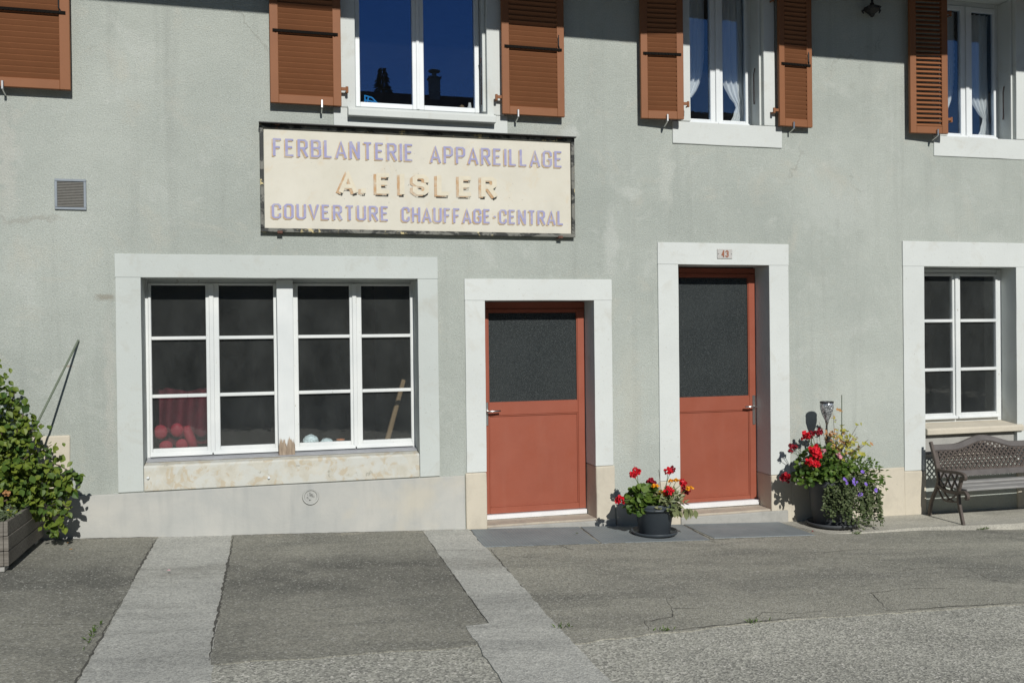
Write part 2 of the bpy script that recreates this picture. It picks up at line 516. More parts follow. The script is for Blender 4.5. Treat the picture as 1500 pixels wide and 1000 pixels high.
MT['vent_frame'] = plain('blue_grey_vent_frame', (.22, .25, .28), .5, .1)
MT['opp_wall'] = plain('neighbour_plaster', (.30, .27, .23), .9, .1, 1)
MT['needle'] = mat_leaf('conifer_needle', (.012, .030, .012), (.025, .05, .02), .1)


def mosaic():
    m = Mat('mirror_mosaic', False)
    v = m.voro(70, 'F1', out='Color')
    d = m.voro(70, 'DISTANCE_TO_EDGE')
    sep = node(m.nt, 'ShaderNodeSeparateColor')
    m.link(v, sep.inputs[0])
    col = m.mix(sep.outputs[0], (.10, .11, .12), (.75, .78, .80))
    col = m.mix(m.ramp(d, .02, .07, (1, 1, 1, 1), (0, 0, 0, 1)), col, (.02, .02, .02))
    return m.done(m.bsdf(col, .2, .6, m.bump(sep.outputs[1], .5, .01), .5))


MT['mosaic'] = mosaic()


# ------------------------------------------------------------------ mesh helpers
class MB:
    def __init__(s):
        s.v = []
        s.f = []

    def add(s, vs_, fs):
        o = len(s.v)
        s.v += [tuple(v) for v in vs_]
        s.f += [tuple(i + o for i in f) for f in fs]

    def box(s, x0, x1, y0, y1, z0, z1, rot=None, piv=None):
        vs_ = [Vector((x, y, z)) for z in (z0, z1) for y in (y0, y1) for x in (x0, x1)]
        if rot is not None:
            p = Vector(piv) if piv else Vector(((x0 + x1) / 2, (y0 + y1) / 2, (z0 + z1) / 2))
            vs_ = [rot @ (v - p) + p for v in vs_]
        s.add(vs_, [(0, 2, 3, 1), (4, 5, 7, 6), (0, 1, 5, 4), (2, 6, 7, 3), (0, 4, 6, 2), (1, 3, 7, 5)])

    def tube(s, pts, r, n=6, cap=True):
        pts = [Vector(p) for p in pts]
        rs = r if isinstance(r, (list, tuple)) else [r] * len(pts)
        vs_, fs = [], []
        ref = Vector((0.13, 0.31, 0.94))
        for i, p in enumerate(pts):
            t = (pts[min(i + 1, len(pts) - 1)] - pts[max(i - 1, 0)]).normalized()
            a = t.cross(ref)
            if a.length < .05:
                a = t.cross(Vector((1, 0, 0)))
            a.normalize()
            b = t.cross(a)
            for k in range(n):
                w = 2 * math.pi * k / n
                vs_.append(p + (a * math.cos(w) + b * math.sin(w)) * rs[i])
        for i in range(len(pts) - 1):
            for k in range(n):
                fs.append((i * n + k, i * n + (k + 1) % n, (i + 1) * n + (k + 1) % n, (i + 1) * n + k))
        if cap:
            fs.append(tuple(range(n - 1, -1, -1)))
            fs.append(tuple(range((len(pts) - 1) * n, len(pts) * n)))
        s.add(vs_, fs)

    def lathe(s, prof, c=(0, 0, 0), n=28):
        vs_, fs = [], []
        for r, z in prof:
            for k in range(n):
                w = 2 * math.pi * k / n
                vs_.append((c[0] + r * math.cos(w), c[1] + r * math.sin(w), c[2] + z))
        for i in range(len(prof) - 1):
            for k in range(n):
                fs.append((i * n + k, i * n + (k + 1) % n, (i + 1) * n + (k + 1) % n, (i + 1) * n + k))
        s.add(vs_, fs)

    def prism_x(s, prof, x0, x1):
        """profile in (y, z) extruded along x"""
        n = len(prof)
        s.add([(x0, y, z) for y, z in prof] + [(x1, y, z) for y, z in prof],
              [tuple(range(n)), tuple(range(2 * n - 1, n - 1, -1))] +
              [(i, i + n, (i + 1) % n + n, (i + 1) % n) for i in range(n)])

    def mesh(s, name):
        me = bpy.data.meshes.new(name)
        me.from_pydata(s.v, [], s.f)
        me.update()
        return me

    def build(s, name, mat, parent=None, bevel=0.0, smooth=False, seg=1):
        bm = bmesh.new()
        me = s.mesh(name)
        bm.from_mesh(me)
        bmesh.ops.recalc_face_normals(bm, faces=bm.faces)
        if bevel:
            bmesh.ops.bevel(bm, geom=list(bm.edges), offset=bevel, segments=seg, affect='EDGES', profile=.6, clamp_overlap=True)
        if smooth:
            for f in bm.faces:
                f.smooth = True
        bm.to_mesh(me)
        bm.free()
        return link(name, me, mat, parent)


def link(name, me, mat=None, parent=None):
    o = bpy.data.objects.new(name, me)
    COL.objects.link(o)
    if mat is not None and me is not None:
        me.materials.clear()
        me.materials.append(MT[mat] if isinstance(mat, str) else mat)
    if parent is not None:
        o.parent = parent
    return o


def boxo(name, mat, parent, x0, x1, y0, y1, z0, z1, bevel=.004):
    b = MB()
    b.box(x0, x1, y0, y1, z0, z1)
    return b.build(name, mat, parent, bevel)


def tag(o, label, cat, group=None):
    o['label'] = label
    o['category'] = cat
    if group:
        o['group'] = group
    return o


def empty(name, loc=(0, 0, 0)):
    o = bpy.data.objects.new(name, None)
    COL.objects.link(o)
    o.location = loc
    o.empty_display_size = .1
    return o


def gz(x):
    x = max(-14, min(14, x))
    return -.030 - .044 * x


def rough_stone(name, mat, parent, x0, x1, y0, y1, z0, z1, amp=.004, bevel=.008, cut=.12):
    """a stone block whose faces and arrises are slightly uneven"""
    bm = bmesh.new()
    b = MB()
    b.box(x0, x1, y0, y1, z0, z1)
    me = b.mesh(name)
    bm.from_mesh(me)
    bmesh.ops.bevel(bm, geom=list(bm.edges), offset=bevel, segments=2, affect='EDGES', profile=.5, clamp_overlap=True)
    for ax, (a, c) in enumerate(((x0, x1), (y0, y1), (z0, z1))):
        n = max(1, int((c - a) / cut))
        for i in range(1, n):
            co = [0, 0, 0]
            no = [0, 0, 0]
            co[ax] = a + (c - a) * i / n
            no[ax] = 1
            bmesh.ops.bisect_plane(bm, geom=list(bm.verts) + list(bm.edges) + list(bm.faces), plane_co=co, plane_no=no)
    for v in bm.verts:
        d = noise.noise_vector(v.co * 3.1) * amp + noise.noise_vector(v.co * 11.0) * amp * .6
        v.co += d
    bmesh.ops.recalc_face_normals(bm, faces=bm.faces)
    bm.to_mesh(me)
    bm.free()
    return link(name, me, mat, parent)


# ------------------------------------------------------------------ ground
def sheet(name, outline, off, mat, parent=None, jit=.010, step=.07, zf=None):
    pts = []
    n = len(outline)
    for i in range(n):
        a, b, j = outline[i], outline[(i + 1) % n], 1
        jit_e = jit
        if len(a) > 2:
            jit_e = a[2]
        a2, b2 = Vector(a[:2]), Vector(b[:2])
        k = max(1, int((b2 - a2).length / step))
        nrm = Vector((-(b2 - a2).y, (b2 - a2).x)).normalized()
        for q in range(k):
            p = a2.lerp(b2, q / k)
            if q:
                p = p + nrm * (noise.noise(Vector((p.x * 5, p.y * 5, off * 90))) * jit_e * .7 + random.uniform(-1, 1) * jit_e * .35)
            pts.append(p)
    bm = bmesh.new()
    f = bm.faces.new([bm.verts.new((p.x, p.y, (zf or gz)(p.x) + off)) for p in pts])
    low = [bm.verts.new((v.co.x, v.co.y, v.co.z - off - .004)) for v in f.verts]
    top = list(f.verts)
    for q in range(len(top)):
        q2 = (q + 1) % len(top)
        bm.faces.new((top[q2], top[q], low[q], low[q2]))
    bmesh.ops.triangulate(bm, faces=[f])
    if sum(g_.normal.z * g_.calc_area() for g_ in bm.faces) < 0:
        bmesh.ops.reverse_faces(bm, faces=list(bm.faces))
    me = bpy.data.meshes.new(name)
    bm.to_mesh(me)
    bm.free()
    return link(name, me, mat, parent)


gb = MB()
xs = [-400, -60, -14, 0, 14, 60, 400]
ysg = [-400, -60, -12, 0, 12, 400]
gb.add([(x, y, gz(x)) for y in ysg for x in xs],
       [(j * 7 + i, j * 7 + i + 1, (j + 1) * 7 + i + 1, (j + 1) * 7 + i) for j in range(5) for i in range(6)])
ground = gb.build('road', 'coarse')
ground['kind'] = 'structure'
pv = sheet('pavement', [(-9, -4.7, .02), (-.93, -4.7, .01), (-.95, .03, 0), (-9, .03, 0)], .006, 'asphalt')
pv['kind'] = 'structure'
p2 = sheet('pavement', [(-.33, -3.16, .04), (1.11, -3.10, .012), (1.10, -2.76, .006), (1.23, -2.745, .010), (1.29, .03, 0), (-.36, .03, .012)], .006, 'asphalt')
p2['kind'] = 'structure'
p3 = sheet('pavement', [(1.58, -3.19, .035), (2.9, -2.98, .03), (5.1, -2.90, .03), (12, -2.7, 0), (12, .03, 0), (1.71, .03, .012)], .006, 'asphalt2')
p3['kind'] = 'structure'
s1 = sheet('concrete_strip', [(-.935, -4.7, .0), (-.30, -4.7, .016), (-.355, .02, .0), (-.97, .02, .016)], .0025, 'concrete_strip')
s1['kind'] = 'structure'
s2 = sheet('concrete_strip', [(1.075, -4.7, .0), (1.60, -4.7, .02), (1.70, .02, .0), (1.27, .02, .010), (1.24, -2.74, .0), (1.09, -2.77, .02)], .010, 'concrete_strip')
s2['kind'] = 'structure'


def crack(parent, pts, w):
    out = []
    P = [Vector(p) for p in pts]
    fine = []
    for i in range(len(P) - 1):
        k = max(2, int((P[i + 1] - P[i]).length / .035))
        for q in range(k):
            p = P[i].lerp(P[i + 1], q / k)
            fine.append(p + Vector((random.uniform(-1, 1), random.uniform(-1, 1))) * .007)
    fine.append(P[-1])
    b = MB()
    n = len(fine)
    vs_, fs = [], []
    for i, p in enumerate(fine):
        t = fine[min(i + 1, n - 1)] - fine[max(i - 1, 0)]
        nr = Vector((-t.y, t.x)).normalized()
        ww = w * .6 * random.uniform(.2, 1.3) * min(1, .25 + 3 * min(i, n - 1 - i) / n)
        for sg in (-1, 1):
            q = p + nr * ww * sg
            vs_.append((q.x, q.y, gz(q.x) + .0085))
    for i in range(n - 1):
        fs.append((2 * i, 2 * i + 1, 2 * i + 3, 2 * i + 2))
    b.add(vs_, fs)
    return b.build('crack', 'crack', parent)


for pts, w in (([(2.16, -3.02), (2.20, -2.86), (2.42, -2.80), (2.50, -2.62), (2.72, -2.66)], .006),
               ([(2.50, -2.62), (2.55, -2.42), (2.78, -2.30)], .004),
               ([(2.88, -2.97), (3.05, -2.80), (3.30, -2.86), (3.55, -2.82)], .005),
               ([(3.95, -2.86), (4.1, -2.5), (4.5, -2.44), (4.9, -2.5)], .005),
               ([(4.1, -1.2), (4.5, -1.32), (4.95, -1.22), (5.6, -1.35)], .004),
               ([(4.6, -2.0), (5.1, -1.9), (5.7, -2.02)], .004),
               ([(5.6, -2.7), (5.3, -2.3), (5.4, -1.9)], .004),
               ([(1.73, -1.0), (1.95, -1.15), (2.1, -1.1)], .004),
               ([(2.32, -.76), (2.40, -.95)], .006), ([(3.72, -.72), (3.79, -.86), (3.76, -.95)], .006)):
    crack(p3, pts, w)
for pts, w in (([(-.1, -2.2), (.2, -2.3), (.55, -2.25)], .003), ([(.3, -1.3), (.7, -1.2), (1.2, -1.28)], .003)):
    crack(p2, pts, w)
for pts, w in (([(-2.6, -1.35), (-1.9, -1.42), (-.98, -1.36)], .004), ([(-1.9, -2.5), (-1.5, -2.3), (-1.0, -2.4)], .003)):
    crack(pv, pts, w)

# dirt-filled joints along the concrete strips, the slabs and the foot of the wall
for par, pts, w in ((p2, [(-.345, -.10), (-.345, -3.1)], .016), (pv, [(-.955, -.15), (-.95, -1.5)], .012), (pv, [(-.945, -1.9), (-.935, -4.3)], .009),
                    (p2, [(1.275, -.08), (1.235, -2.72)], .010), (p2, [(1.225, -2.742), (1.10, -2.765)], .012), (p3, [(1.715, -.8), (1.60, -2.95)], .010),
                    (p2, [(-.30, -.034), (1.25, -.034)], .008), (pv, [(-1.68, -.034), (-1.0, -.034)], .010),
                    (p3, [(2.738, -.73), (2.760, -.05)], .013), (p3, [(3.790, -.71), (3.815, -.05)], .013), (p3, [(1.66, -.755), (4.85, -.680)], .007), (p3, [(1.69, -.74), (1.71, -.06)], .014),
                    (p3, [(2.2, -3.055), (3.3, -2.93)], .010), (p3, [(3.9, -2.905), (5.1, -2.875)], .009)):
    crack(par, pts, w)

# cement apron along the wall at the right, slate plates in front of the doors
ap = MB()
apz = lambda x: -.238 - .016 * (x - 4.9)
N = 24
vs_, fs = [], []
for i in range(N + 1):
    x = 4.88 + (11 - 4.88) * i / N
    e = -.60 - .03 * math.sin(i * .9) + random.uniform(-.012, .012)
    vs_ += [(x, e - .012, gz(x) - .05), (x, e, apz(x) - .006), (x, .02, apz(x))]
for i in range(N):
    for k in range(2):
        fs.append((i * 3 + k, (i + 1) * 3 + k, (i + 1) * 3 + k + 1, i * 3 + k + 1))
fs.append((0, 1, 2))
ap.add(vs_, fs)
apron = ap.build('apron', 'apron')
apron['kind'] = 'structure'
for x0, x1, y0, sk in ((1.715, 2.752, -.745, -.05), (2.772, 3.806, -.73, -.05), (3.828, 4.872, -.665, -.0)):
    b = MB()
    za, zb = gz(x0), gz(x1)
    top = .012
    b.add([(x0 + sk, y0, za - .05), (x1 + sk, y0 + .012, zb - .05), (x1, -.045, zb - .05), (x0, -.045, za - .05),
           (x0 + sk, y0, za + top), (x1 + sk, y0 + .012, zb + top), (x1, -.045, zb + top), (x0, -.045, za + top)],
          [(0, 3, 2, 1), (4, 5, 6, 7), (0, 1, 5, 4), (1, 2, 6, 5), (2, 3, 7, 6), (3, 0, 4, 7)])
    b.build('paving_slab', 'slate', p3, .004)

# ------------------------------------------------------------------ the house
house = empty('house', (0, 0, 0))
tag(house, 'pale grey roughcast house with brown shutters, white stone surrounds and red doors', 'house')

XL, XR, ZB, ZT = -6.0, 12.0, -.9, 5.9
# openings in the wall (a little inside the surround stones): x0,x1,z0,z1
OPEN = [(-1.20, 1.40, .45, 2.32), (1.74, 3.07, -.9, 2.13), (3.65, 4.97, -.9, 2.49), (6.42, 8.02, .30, 2.55),
        (.60, 2.05, 3.56, 5.38), (3.83, 4.90, 3.56, 5.38), (6.83, 7.95, 3.56, 5.38)]


def walls_with_openings():
    xs_ = sorted(set([XL, XR] + [v for o in OPEN for v in o[:2]] + [XL + (XR - XL) * i / 9 for i in range(1, 9)]))
    zs_ = sorted(set([ZB, ZT] + [v for o in OPEN for v in o[2:]]))
    b = MB()
    for i in range(len(xs_) - 1):
        for k in range(len(zs_) - 1):
            cx, cz = (xs_[i] + xs_[i + 1]) / 2, (zs_[k] + zs_[k + 1]) / 2
            if any(o[0] < cx < o[1] and o[2] < cz < o[3] for o in OPEN):
                continue
            for y in (0, .40):
                b.add([(xs_[i], y, zs_[k]), (xs_[i + 1], y, zs_[k]), (xs_[i + 1], y, zs_[k + 1]), (xs_[i], y, zs_[k + 1])],
                      [(0, 1, 2, 3) if y == 0 else (3, 2, 1, 0)])
    for x0, x1, z0, z1 in OPEN:
        for a, c in (((x0, z0), (x0, z1)), ((x1, z1), (x1, z0)), ((x0, z1), (x1, z1)), ((x1, z0), (x0, z0))):
            b.add([(a[0], 0, a[1]), (c[0], 0, c[1]), (c[0], .40, c[1]), (a[0], .40, a[1])], [(0, 1, 2, 3)])
    me = b.mesh('wall')
    return link('wall', me, 'wall', house)


walls_with_openings()
boxo('side_wall', 'wall', house, XL - .02, XL + .38, .41, 9.6, ZB, ZT, 0)
boxo('side_wall', 'wall', house, XR - .38, XR + .02, .41, 9.6, ZB, ZT, 0)
boxo('back_wall', 'wall', house, XL - .02, XR + .02, 9.61, 10.0, ZB, ZT, 0)
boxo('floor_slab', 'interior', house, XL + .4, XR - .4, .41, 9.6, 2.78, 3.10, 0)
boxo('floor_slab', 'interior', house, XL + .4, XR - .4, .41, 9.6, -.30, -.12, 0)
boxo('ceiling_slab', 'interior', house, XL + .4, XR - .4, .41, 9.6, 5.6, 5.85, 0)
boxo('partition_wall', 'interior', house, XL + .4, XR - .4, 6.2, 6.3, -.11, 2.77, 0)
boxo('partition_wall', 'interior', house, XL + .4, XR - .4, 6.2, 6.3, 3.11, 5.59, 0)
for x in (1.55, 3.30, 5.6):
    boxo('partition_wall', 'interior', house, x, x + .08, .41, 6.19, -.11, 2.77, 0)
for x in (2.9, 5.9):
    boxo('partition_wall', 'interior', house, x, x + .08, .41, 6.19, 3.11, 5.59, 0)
# roof with a deep eave: its front edge throws the long shadow along the top of the wall
EO = 2.0
EZ = 4.452 + .625 * EO
rb = MB()
rb.prism_x([(-EO, EZ), (-EO, EZ + .16), (4.9, EZ + 4.6), (12.2, EZ + .1), (12.2, EZ - .1), (4.9, EZ + 4.35)], XL - .8, XR + .8)
roof = rb.build('roof', 'tile', house)
sb = MB()
sb.box(XL - .8, XR + .8, -EO + .03, -.01, EZ + .0, EZ + .04)
sb.build('soffit', 'soffit', roof)
for x in [XL + i * .9 for i in range(21)]:
    boxo('rafter', 'soffit', roof, x, x + .1, -EO + .06, -.02, EZ - .002 + .042, EZ + .12, 0)


# ---- lower plinths
rough_stone('plinth', 'plinth', house, -1.70, 1.672, -.022, .10, -.5, .392, .003, .006, .25)
rough_stone('plinth', 'cream', house, 5.028, 6.365, -.020, .10, -.7, .236, .004, .008, .2)
rough_stone('plinth', 'cream', house, -1.90, -1.615, -.016, .10, -.4, .890, .004, .01, .2)
rough_stone('plinth', 'plinth', house, -5.9, -1.905, -.018, .10, -.3, .40, .004, .01, .3)
rough_stone('plinth', 'cream', house, 3.145, 3.60, -.016, .10, -.6, .02, .004, .012, .2)
# round cast vent in the plinth
rv = MB()
for prof in ([(.052, -.002), (.07, -.002), (.072, .006), (.068, .014), (.056, .012), (.050, .002)], [(.0, .004), (.05, .004), (.05, -.01)]):
    rv2 = MB()
    rv2.lathe(prof, n=24)
    for v in rv2.v:
        pass
    rv.add([(.299 + v[0], -.024 - v[2], .282 + v[1]) for v in rv2.v], rv2.f)
rvo = rv.build('vent', 'plinth', house, 0, False)
hb = MB()
for i in range(26):
    a, r = random.uniform(0, 6.28), .034 * math.sqrt(random.random())
    x, z = .299 + r * math.cos(a), .282 + r * math.sin(a)
    hb.box(x - .0025, x + .0025, -.0300, -.0285, z - .0025, z + .0025)
hb.build('vent_hole', 'black', rvo)


# ---- surround helper
def surround(par, x0, x1, ox0, ox1, z0, zo, zt, mat, y1=.30, proud=.014, base=None, basemat='cream', bw=.012):
    """lintel and two jambs; opening ox0..ox1, top zo, outer top zt, bottom z0; base = z of change to the bare footing stone"""
    rough_stone('lintel', mat, par, x0, x1, -proud, y1, zo, zt, .002, .0035, .2)
    for a, c, sgn in ((x0 + .003, ox0, 0), (ox1, x1 - .003, 1)):
        lo = z0 if base is None else base
        rough_stone('jamb', mat, par, a, c, -proud + .001, y1, lo, zo - .001, .002, .0035, .2)
        if base is not None:
            e0 = bw if sgn == 0 else 0
            e1 = bw if sgn == 1 else 0
            rough_stone('jamb_base', basemat, par, a - e0, c + e1, -proud - .008, y1, z0, base - .003, .005, .012, .14)


# ---- the wide ground-floor window
def glass(par, mat, x0, x1, z0, z1, y):
    b = MB()
    b.box(x0, x1, y, y + .004, z0, z1)
    return b.build('pane', mat, par)


wb = MB()
Y = .25
wb.box(-1.06, -1.035, Y, Y + .06, .63, 2.18)
wb.box(1.238, 1.266, Y - .01, Y + .06, .63, 2.18)
wb.box(-1.034, 1.237, Y + .005, Y + .06, 2.155, 2.182)
wb.box(-1.034, 1.237, Y + .01, Y + .06, .632, .655)
bigwin = wb.build('window', 'white_wood', house, .003)
bigwin['label'] = 'wide white painted window of two casement pairs with peeling mullion'
surround(bigwin, -1.257, 1.447, -1.057, 1.262, .40, 2.180, 2.375, 'surround')
b = MB()
b.prism_x([(-.016, .40), (-.016, .600), (-.004, .612), (.30, .64), (.30, .40)], -1.054, 1.259)
sl = b.build('sill', 'sill_old', bigwin, .004)
b = MB()
b.prism_x([(.10, .632), (.30, .655), (.30, .650), (.10, .626)], -1.05, 1.255)
b.build('flashing', 'grey_metal', bigwin)
rough_stone('mullion', 'mullion', bigwin, .036, .176, .125, .30, .615, 2.176, .002, .006, .15)


def sash(par, mat, x0, x1, z0, z1, y, sl_, sr, st, sbm, th=.045, bars=(), bw=.030, gmat='glass_old', drip=True):
    b = MB()
    b.box(x0, x0 + sl_, y, y + th, z0, z1)
    b.box(x1 - sr, x1, y, y + th, z0, z1)
    b.box(x0 + sl_, x1 - sr, y + .002, y + th - .002, z1 - st, z1)
    b.box(x0 + sl_, x1 - sr, y + .002, y + th - .002, z0, z0 + sbm)
    s_ = b.build('sash', mat, par, .004)
    if drip:
        d = MB()
        d.prism_x([(y - .03, z0 - .004), (y - .03, z0 + .010), (y - .001, z0 + .034), (y - .001, z0 - .004)], x0 + .004, x1 - .004)
        d.build('weather_bar', mat, par, .002)
    zs = [z0 + sbm] + list(bars) + [z1 - st]
    for zb in bars:
        boxo('glazing_bar', mat, par, x0 + sl_ - .002, x1 - sr + .002, y - .004, y + th - .006, zb - bw / 2, zb + bw / 2, .005)
    for i in range(len(zs) - 1):
        lo = zs[i] + (bw / 2 if i else 0)
        hi = zs[i + 1] - (bw / 2 if i < len(zs) - 2 else 0)
        glass(par, gmat, x0 + sl_ - .004, x1 - sr + .004, lo - .004, hi + .004, y + th * .55 + random.uniform(-.002, .002))
    return s_


BARS = (1.672, 1.172)
for x0, x1, l, r in ((-1.034, -.519, .022, .046), (-.516, .040, .060, .034), (.174, .716, .044, .042), (.719, 1.240, .062, .012)):
    sash(bigwin, 'white_wood', x0, x1, .658, 2.152, Y - .012, l, r, .022, .062, .045, tuple(reversed(BARS)))
for xc in (-.5175, .7175):
    boxo('cover_strip', 'white_wood', bigwin, xc - .020, xc + .020, Y - .030, Y - .013, .665, 2.146, .005)
# little wooden wedges / screws on the flaking sill
for x, z in ((-1.02, .515), (-.05, .465)):
    b = MB()
    b.lathe([(.0, -.016), (.011, -.016), (.012, .0), (.004, .004)], n=8)
    o = MB()
    o.add([(x + v[0], -.018 + v[2] * 1.0, z + v[1]) for v in b.v], b.f)
    o.build('plug', 'pvc', bigwin)

# ---- the narrow ground-floor window at the right
Y = .20
wb = MB()
wb.box(6.64, 6.70, Y, Y + .06, .66, 2.33)
wb.box(7.76, 7.816, Y, Y + .06, .66, 2.33)
wb.box(6.701, 7.759, Y + .004, Y + .06, 2.285, 2.331)
wb.box(6.701, 7.759, Y + .01, Y + .06, .662, .70)
rwin = wb.build('window', 'white_wood', house, .003)
rwin['label'] = 'white six-pane window above the garden bench'
surround(rwin, 6.370, 8.075, 6.632, 7.812, -.62, 2.338, 2.600, 'surround2', base=.195)
for x0, x1, l, r in ((6.700, 7.205, .03, .045), (7.208, 7.762, .055, .03)):
    sash(rwin, 'white_wood', x0, x1, .705, 2.282, Y - .012, l, r, .03, .055, .045, (1.235, 1.765), .034)
boxo('cover_strip', 'white_wood', rwin, 7.185, 7.228, Y - .03, Y - .013, .712, 2.275, .005)
b = MB()
b.prism_x([(-.045, .562), (-.045, .618), (-.035, .630), (.30, .675), (.30, .562)], 6.634, 7.872)
b.build('sill', 'cream', rwin, .006)
rough_stone('apron_stone', 'step_grey', rwin, 6.633, 7.811, .030, .28, .36, .560, .004, .008, .15)
rough_stone('apron_stone', 'cream', rwin, 6.633, 7.811, .024, .28, -.6, .355, .004, .008, .15)

# ---- doors
Y = .25


def lever(par, x, z, y, sgn, plate):
    b = MB()
    b.box(x - .016, x + .016, y - .008, y, z - plate * .62, z + plate * .38)
    b.build('handle_plate', 'steel', par, .003)
    b = MB()
    b.tube([(x, y, z), (x, y - .045, z), (x + sgn * .012, y - .055, z), (x + sgn * .06, y - .056, z + .001), (x + sgn * .125, y - .05, z + .002)], [.009, .009, .010, .0095, .008], 10)
    b.build('handle', 'steel', par, 0, True)


def door(x0, x1, z0, z1, gx0, gx1, gz0, gz1, px0, px1, pz0, pz1, hx, hs, hz, plate, label):
    b = MB()
    th = .05
    # stiles and rails of the leaf
    b.box(x0, gx0, Y, Y + th, z0, z1)
    b.box(gx1, x1, Y, Y + th, z0, z1)
    b.box(gx0, gx1, Y + .001, Y + th, gz1, z1)
    b.box(gx0, gx1, Y + .001, Y + th, pz1, gz0)
    b.box(gx0, gx1, Y + .001, Y + th, z0, pz0)
    if px0 > gx0:
        b.box(gx0, px0, Y + .0015, Y + th, pz0, pz1)
    if px1 < gx1:
        b.box(px1, gx1, Y + .0015, Y + th, pz0, pz1)
    d = b.build('door', 'door_red', house, .004)
    d['label'] = label
    boxo('panel', 'door_red', d, px0 - .001, min(px1, gx1) + .001, Y + .014, Y + .04, pz0 - .001, pz1 + .001, 0)
    b = MB()
    w = .012
    b.box(px0, px0 + w, Y + .004, Y + .02, pz0, pz1)
    b.box(min(px1, gx1) - w, min(px1, gx1), Y + .004, Y + .02, pz0, pz1)
    b.box(px0 + w, min(px1, gx1) - w, Y + .005, Y + .02, pz0, pz0 + w)
    b.box(px0 + w, min(px1, gx1) - w, Y + .005, Y + .02, pz1 - w, pz1)
    b.build('panel_moulding', 'door_red', d, .003)
    b = MB()
    b.box(gx0 - .005, gx1 + .005, Y + .022, Y + .028, gz0 - .005, gz1 + .005)
    b.build('pane', 'door_glass', d)
    b = MB()
    w = .008
    b.box(gx0, gx0 + w, Y + .008, Y + .021, gz0, gz1)
    b.box(gx1 - w, gx1, Y + .008, Y + .021, gz0, gz1)
    b.box(gx0 + w, gx1 - w, Y + .009, Y + .021, gz0, gz0 + w)
    b.box(gx0 + w, gx1 - w, Y + .009, Y + .021, gz1 - w, gz1)
    b.build('glazing_bead', 'door_red', d)
    lever(d, hx, hz, Y - .0005, hs, plate)
    return d


d1 = door(1.925, 2.932, -.028, 1.915, 1.968, 2.862, 1.022, 1.885, 1.968, 2.874, .030, .905, 1.945, 1, .948, .22,
          'lower brick red half-glazed door with its handle at the left')
b = MB()
b.box(1.875, 1.922, Y + .01, Y + .08, -.035, 1.98)
b.box(2.935, 2.945, Y + .01, Y + .08, -.035, 1.98)
b.box(1.923, 2.934, Y + .011, Y + .08, 1.918, 1.98)
b.build('door_frame', 'door_red', d1)
surround(d1, 1.690, 3.122, 1.879, 2.940, -.45, 1.985, 2.182, 'surround2', base=.415)
boxo('threshold_strip', 'alu', d1, 1.89, 2.93, Y - .035, Y + .05, -.075, -.032, .003)
rough_stone('step', 'step', d1, 1.876, 2.945, -.014, .30, -.30, -.078, .003, .010, .15)
rough_stone('step_riser', 'step_grey', d1, 1.876, 3.13, -.040, -.016, -.34, -.095, .003, .008, .12)

d2 = door(3.83, 4.792, -.045, 2.265, 3.885, 4.722, 1.010, 2.232, 3.885, 4.742, -.005, .872, 4.768, -1, .905, .30,
          'taller brick red half-glazed door with its handle at the right')
b = MB()
b.box(3.812, 3.827, Y + .01, Y + .08, -.06, 2.32)
b.box(4.795, 4.806, Y + .01, Y + .08, -.06, 2.32)
b.box(3.828, 4.794, Y + .011, Y + .08, 2.268, 2.32)
b.build('door_frame', 'door_red', d2)
surround(d2, 3.597, 5.025, 3.813, 4.803, -.5, 2.332, 2.545, 'surround2', base=.235)
boxo('threshold_strip', 'alu', d2, 3.82, 4.80, Y - .04, Y + .05, -.098, -.048, .003)
rough_stone('step', 'step', d2, 3.815, 4.800, -.010, .30, -.40, -.105, .003, .010, .15)
rough_stone('step_riser', 'step_grey', d2, 3.805, 4.98, -.038, -.012, -.40, -.122, .003, .010, .12)

# ---- upper windows
ZH = 5.27


def up_surround(par, bx0, bx1, jx0, ox0, ox1, jx1, zs):
    rough_stone('sill_block', 'surround2', par, bx0, bx1, -.013, .30, 3.506, zs, .004, .006, .2)
    for a, c in ((jx0, ox0), (ox1, jx1)):
        rough_stone('jamb', 'surround2', par, a, c, -.013, .30, zs + .003, ZH - .003, .003, .006, .25)
    rough_stone('lintel', 'surround2', par, jx0, jx1, -.013, .30, ZH, ZH + .2, .003, .006, .3)


Y = .17
wb = MB()
wb.box(.72, .745, Y, Y + .07, 3.70, ZH)
wb.box(1.90, 1.925, Y, Y + .07, 3.70, ZH)
wb.box(.746, 1.899, Y + .002, Y + .07, ZH - .04, ZH)
wb.box(.746, 1.899, Y + .002, Y + .07, 3.70, 3.735)
uw1 = wb.build('window', 'pvc', house, .003)
uw1['label'] = 'wide upper window with white plastic sashes reflecting blue sky'
up_surround(uw1, .54, 2.115, .565, .732, 1.925, 2.085, 3.680)
for x0, x1, l, r in ((.748, 1.312, .040, .048), (1.315, 1.893, .055, .045)):
    sash(uw1, 'pvc', x0, x1, 3.738, ZH - .045, Y - .012, l, r, .05, .045, .06, (), gmat='glass_new', drip=False)
b = MB()
b.prism_x([(-.085, 3.598), (-.085, 3.655), (-.075, 3.668), (.20, 3.712), (.20, 3.690), (-.016, 3.690), (-.016, 3.598)], .660, 1.990)
b.build('sill', 'surround2', uw1, .004)
boxo('cover_strip', 'pvc', uw1, 1.300, 1.328, Y - .024, Y - .013, 3.74, ZH - .05, .003)
boxo('shutter_rebate', 'surround2', uw1, 1.893, 1.922, .030, .065, 3.72, ZH - .01, .003)

b = MB()
b.tube([(1.899, .10, 3.80), (1.896, .085, 3.86), (1.900, .085, 4.15), (1.892, .085, 4.23)], .007, 6)
b.build('stay_rod', 'rust', uw1)


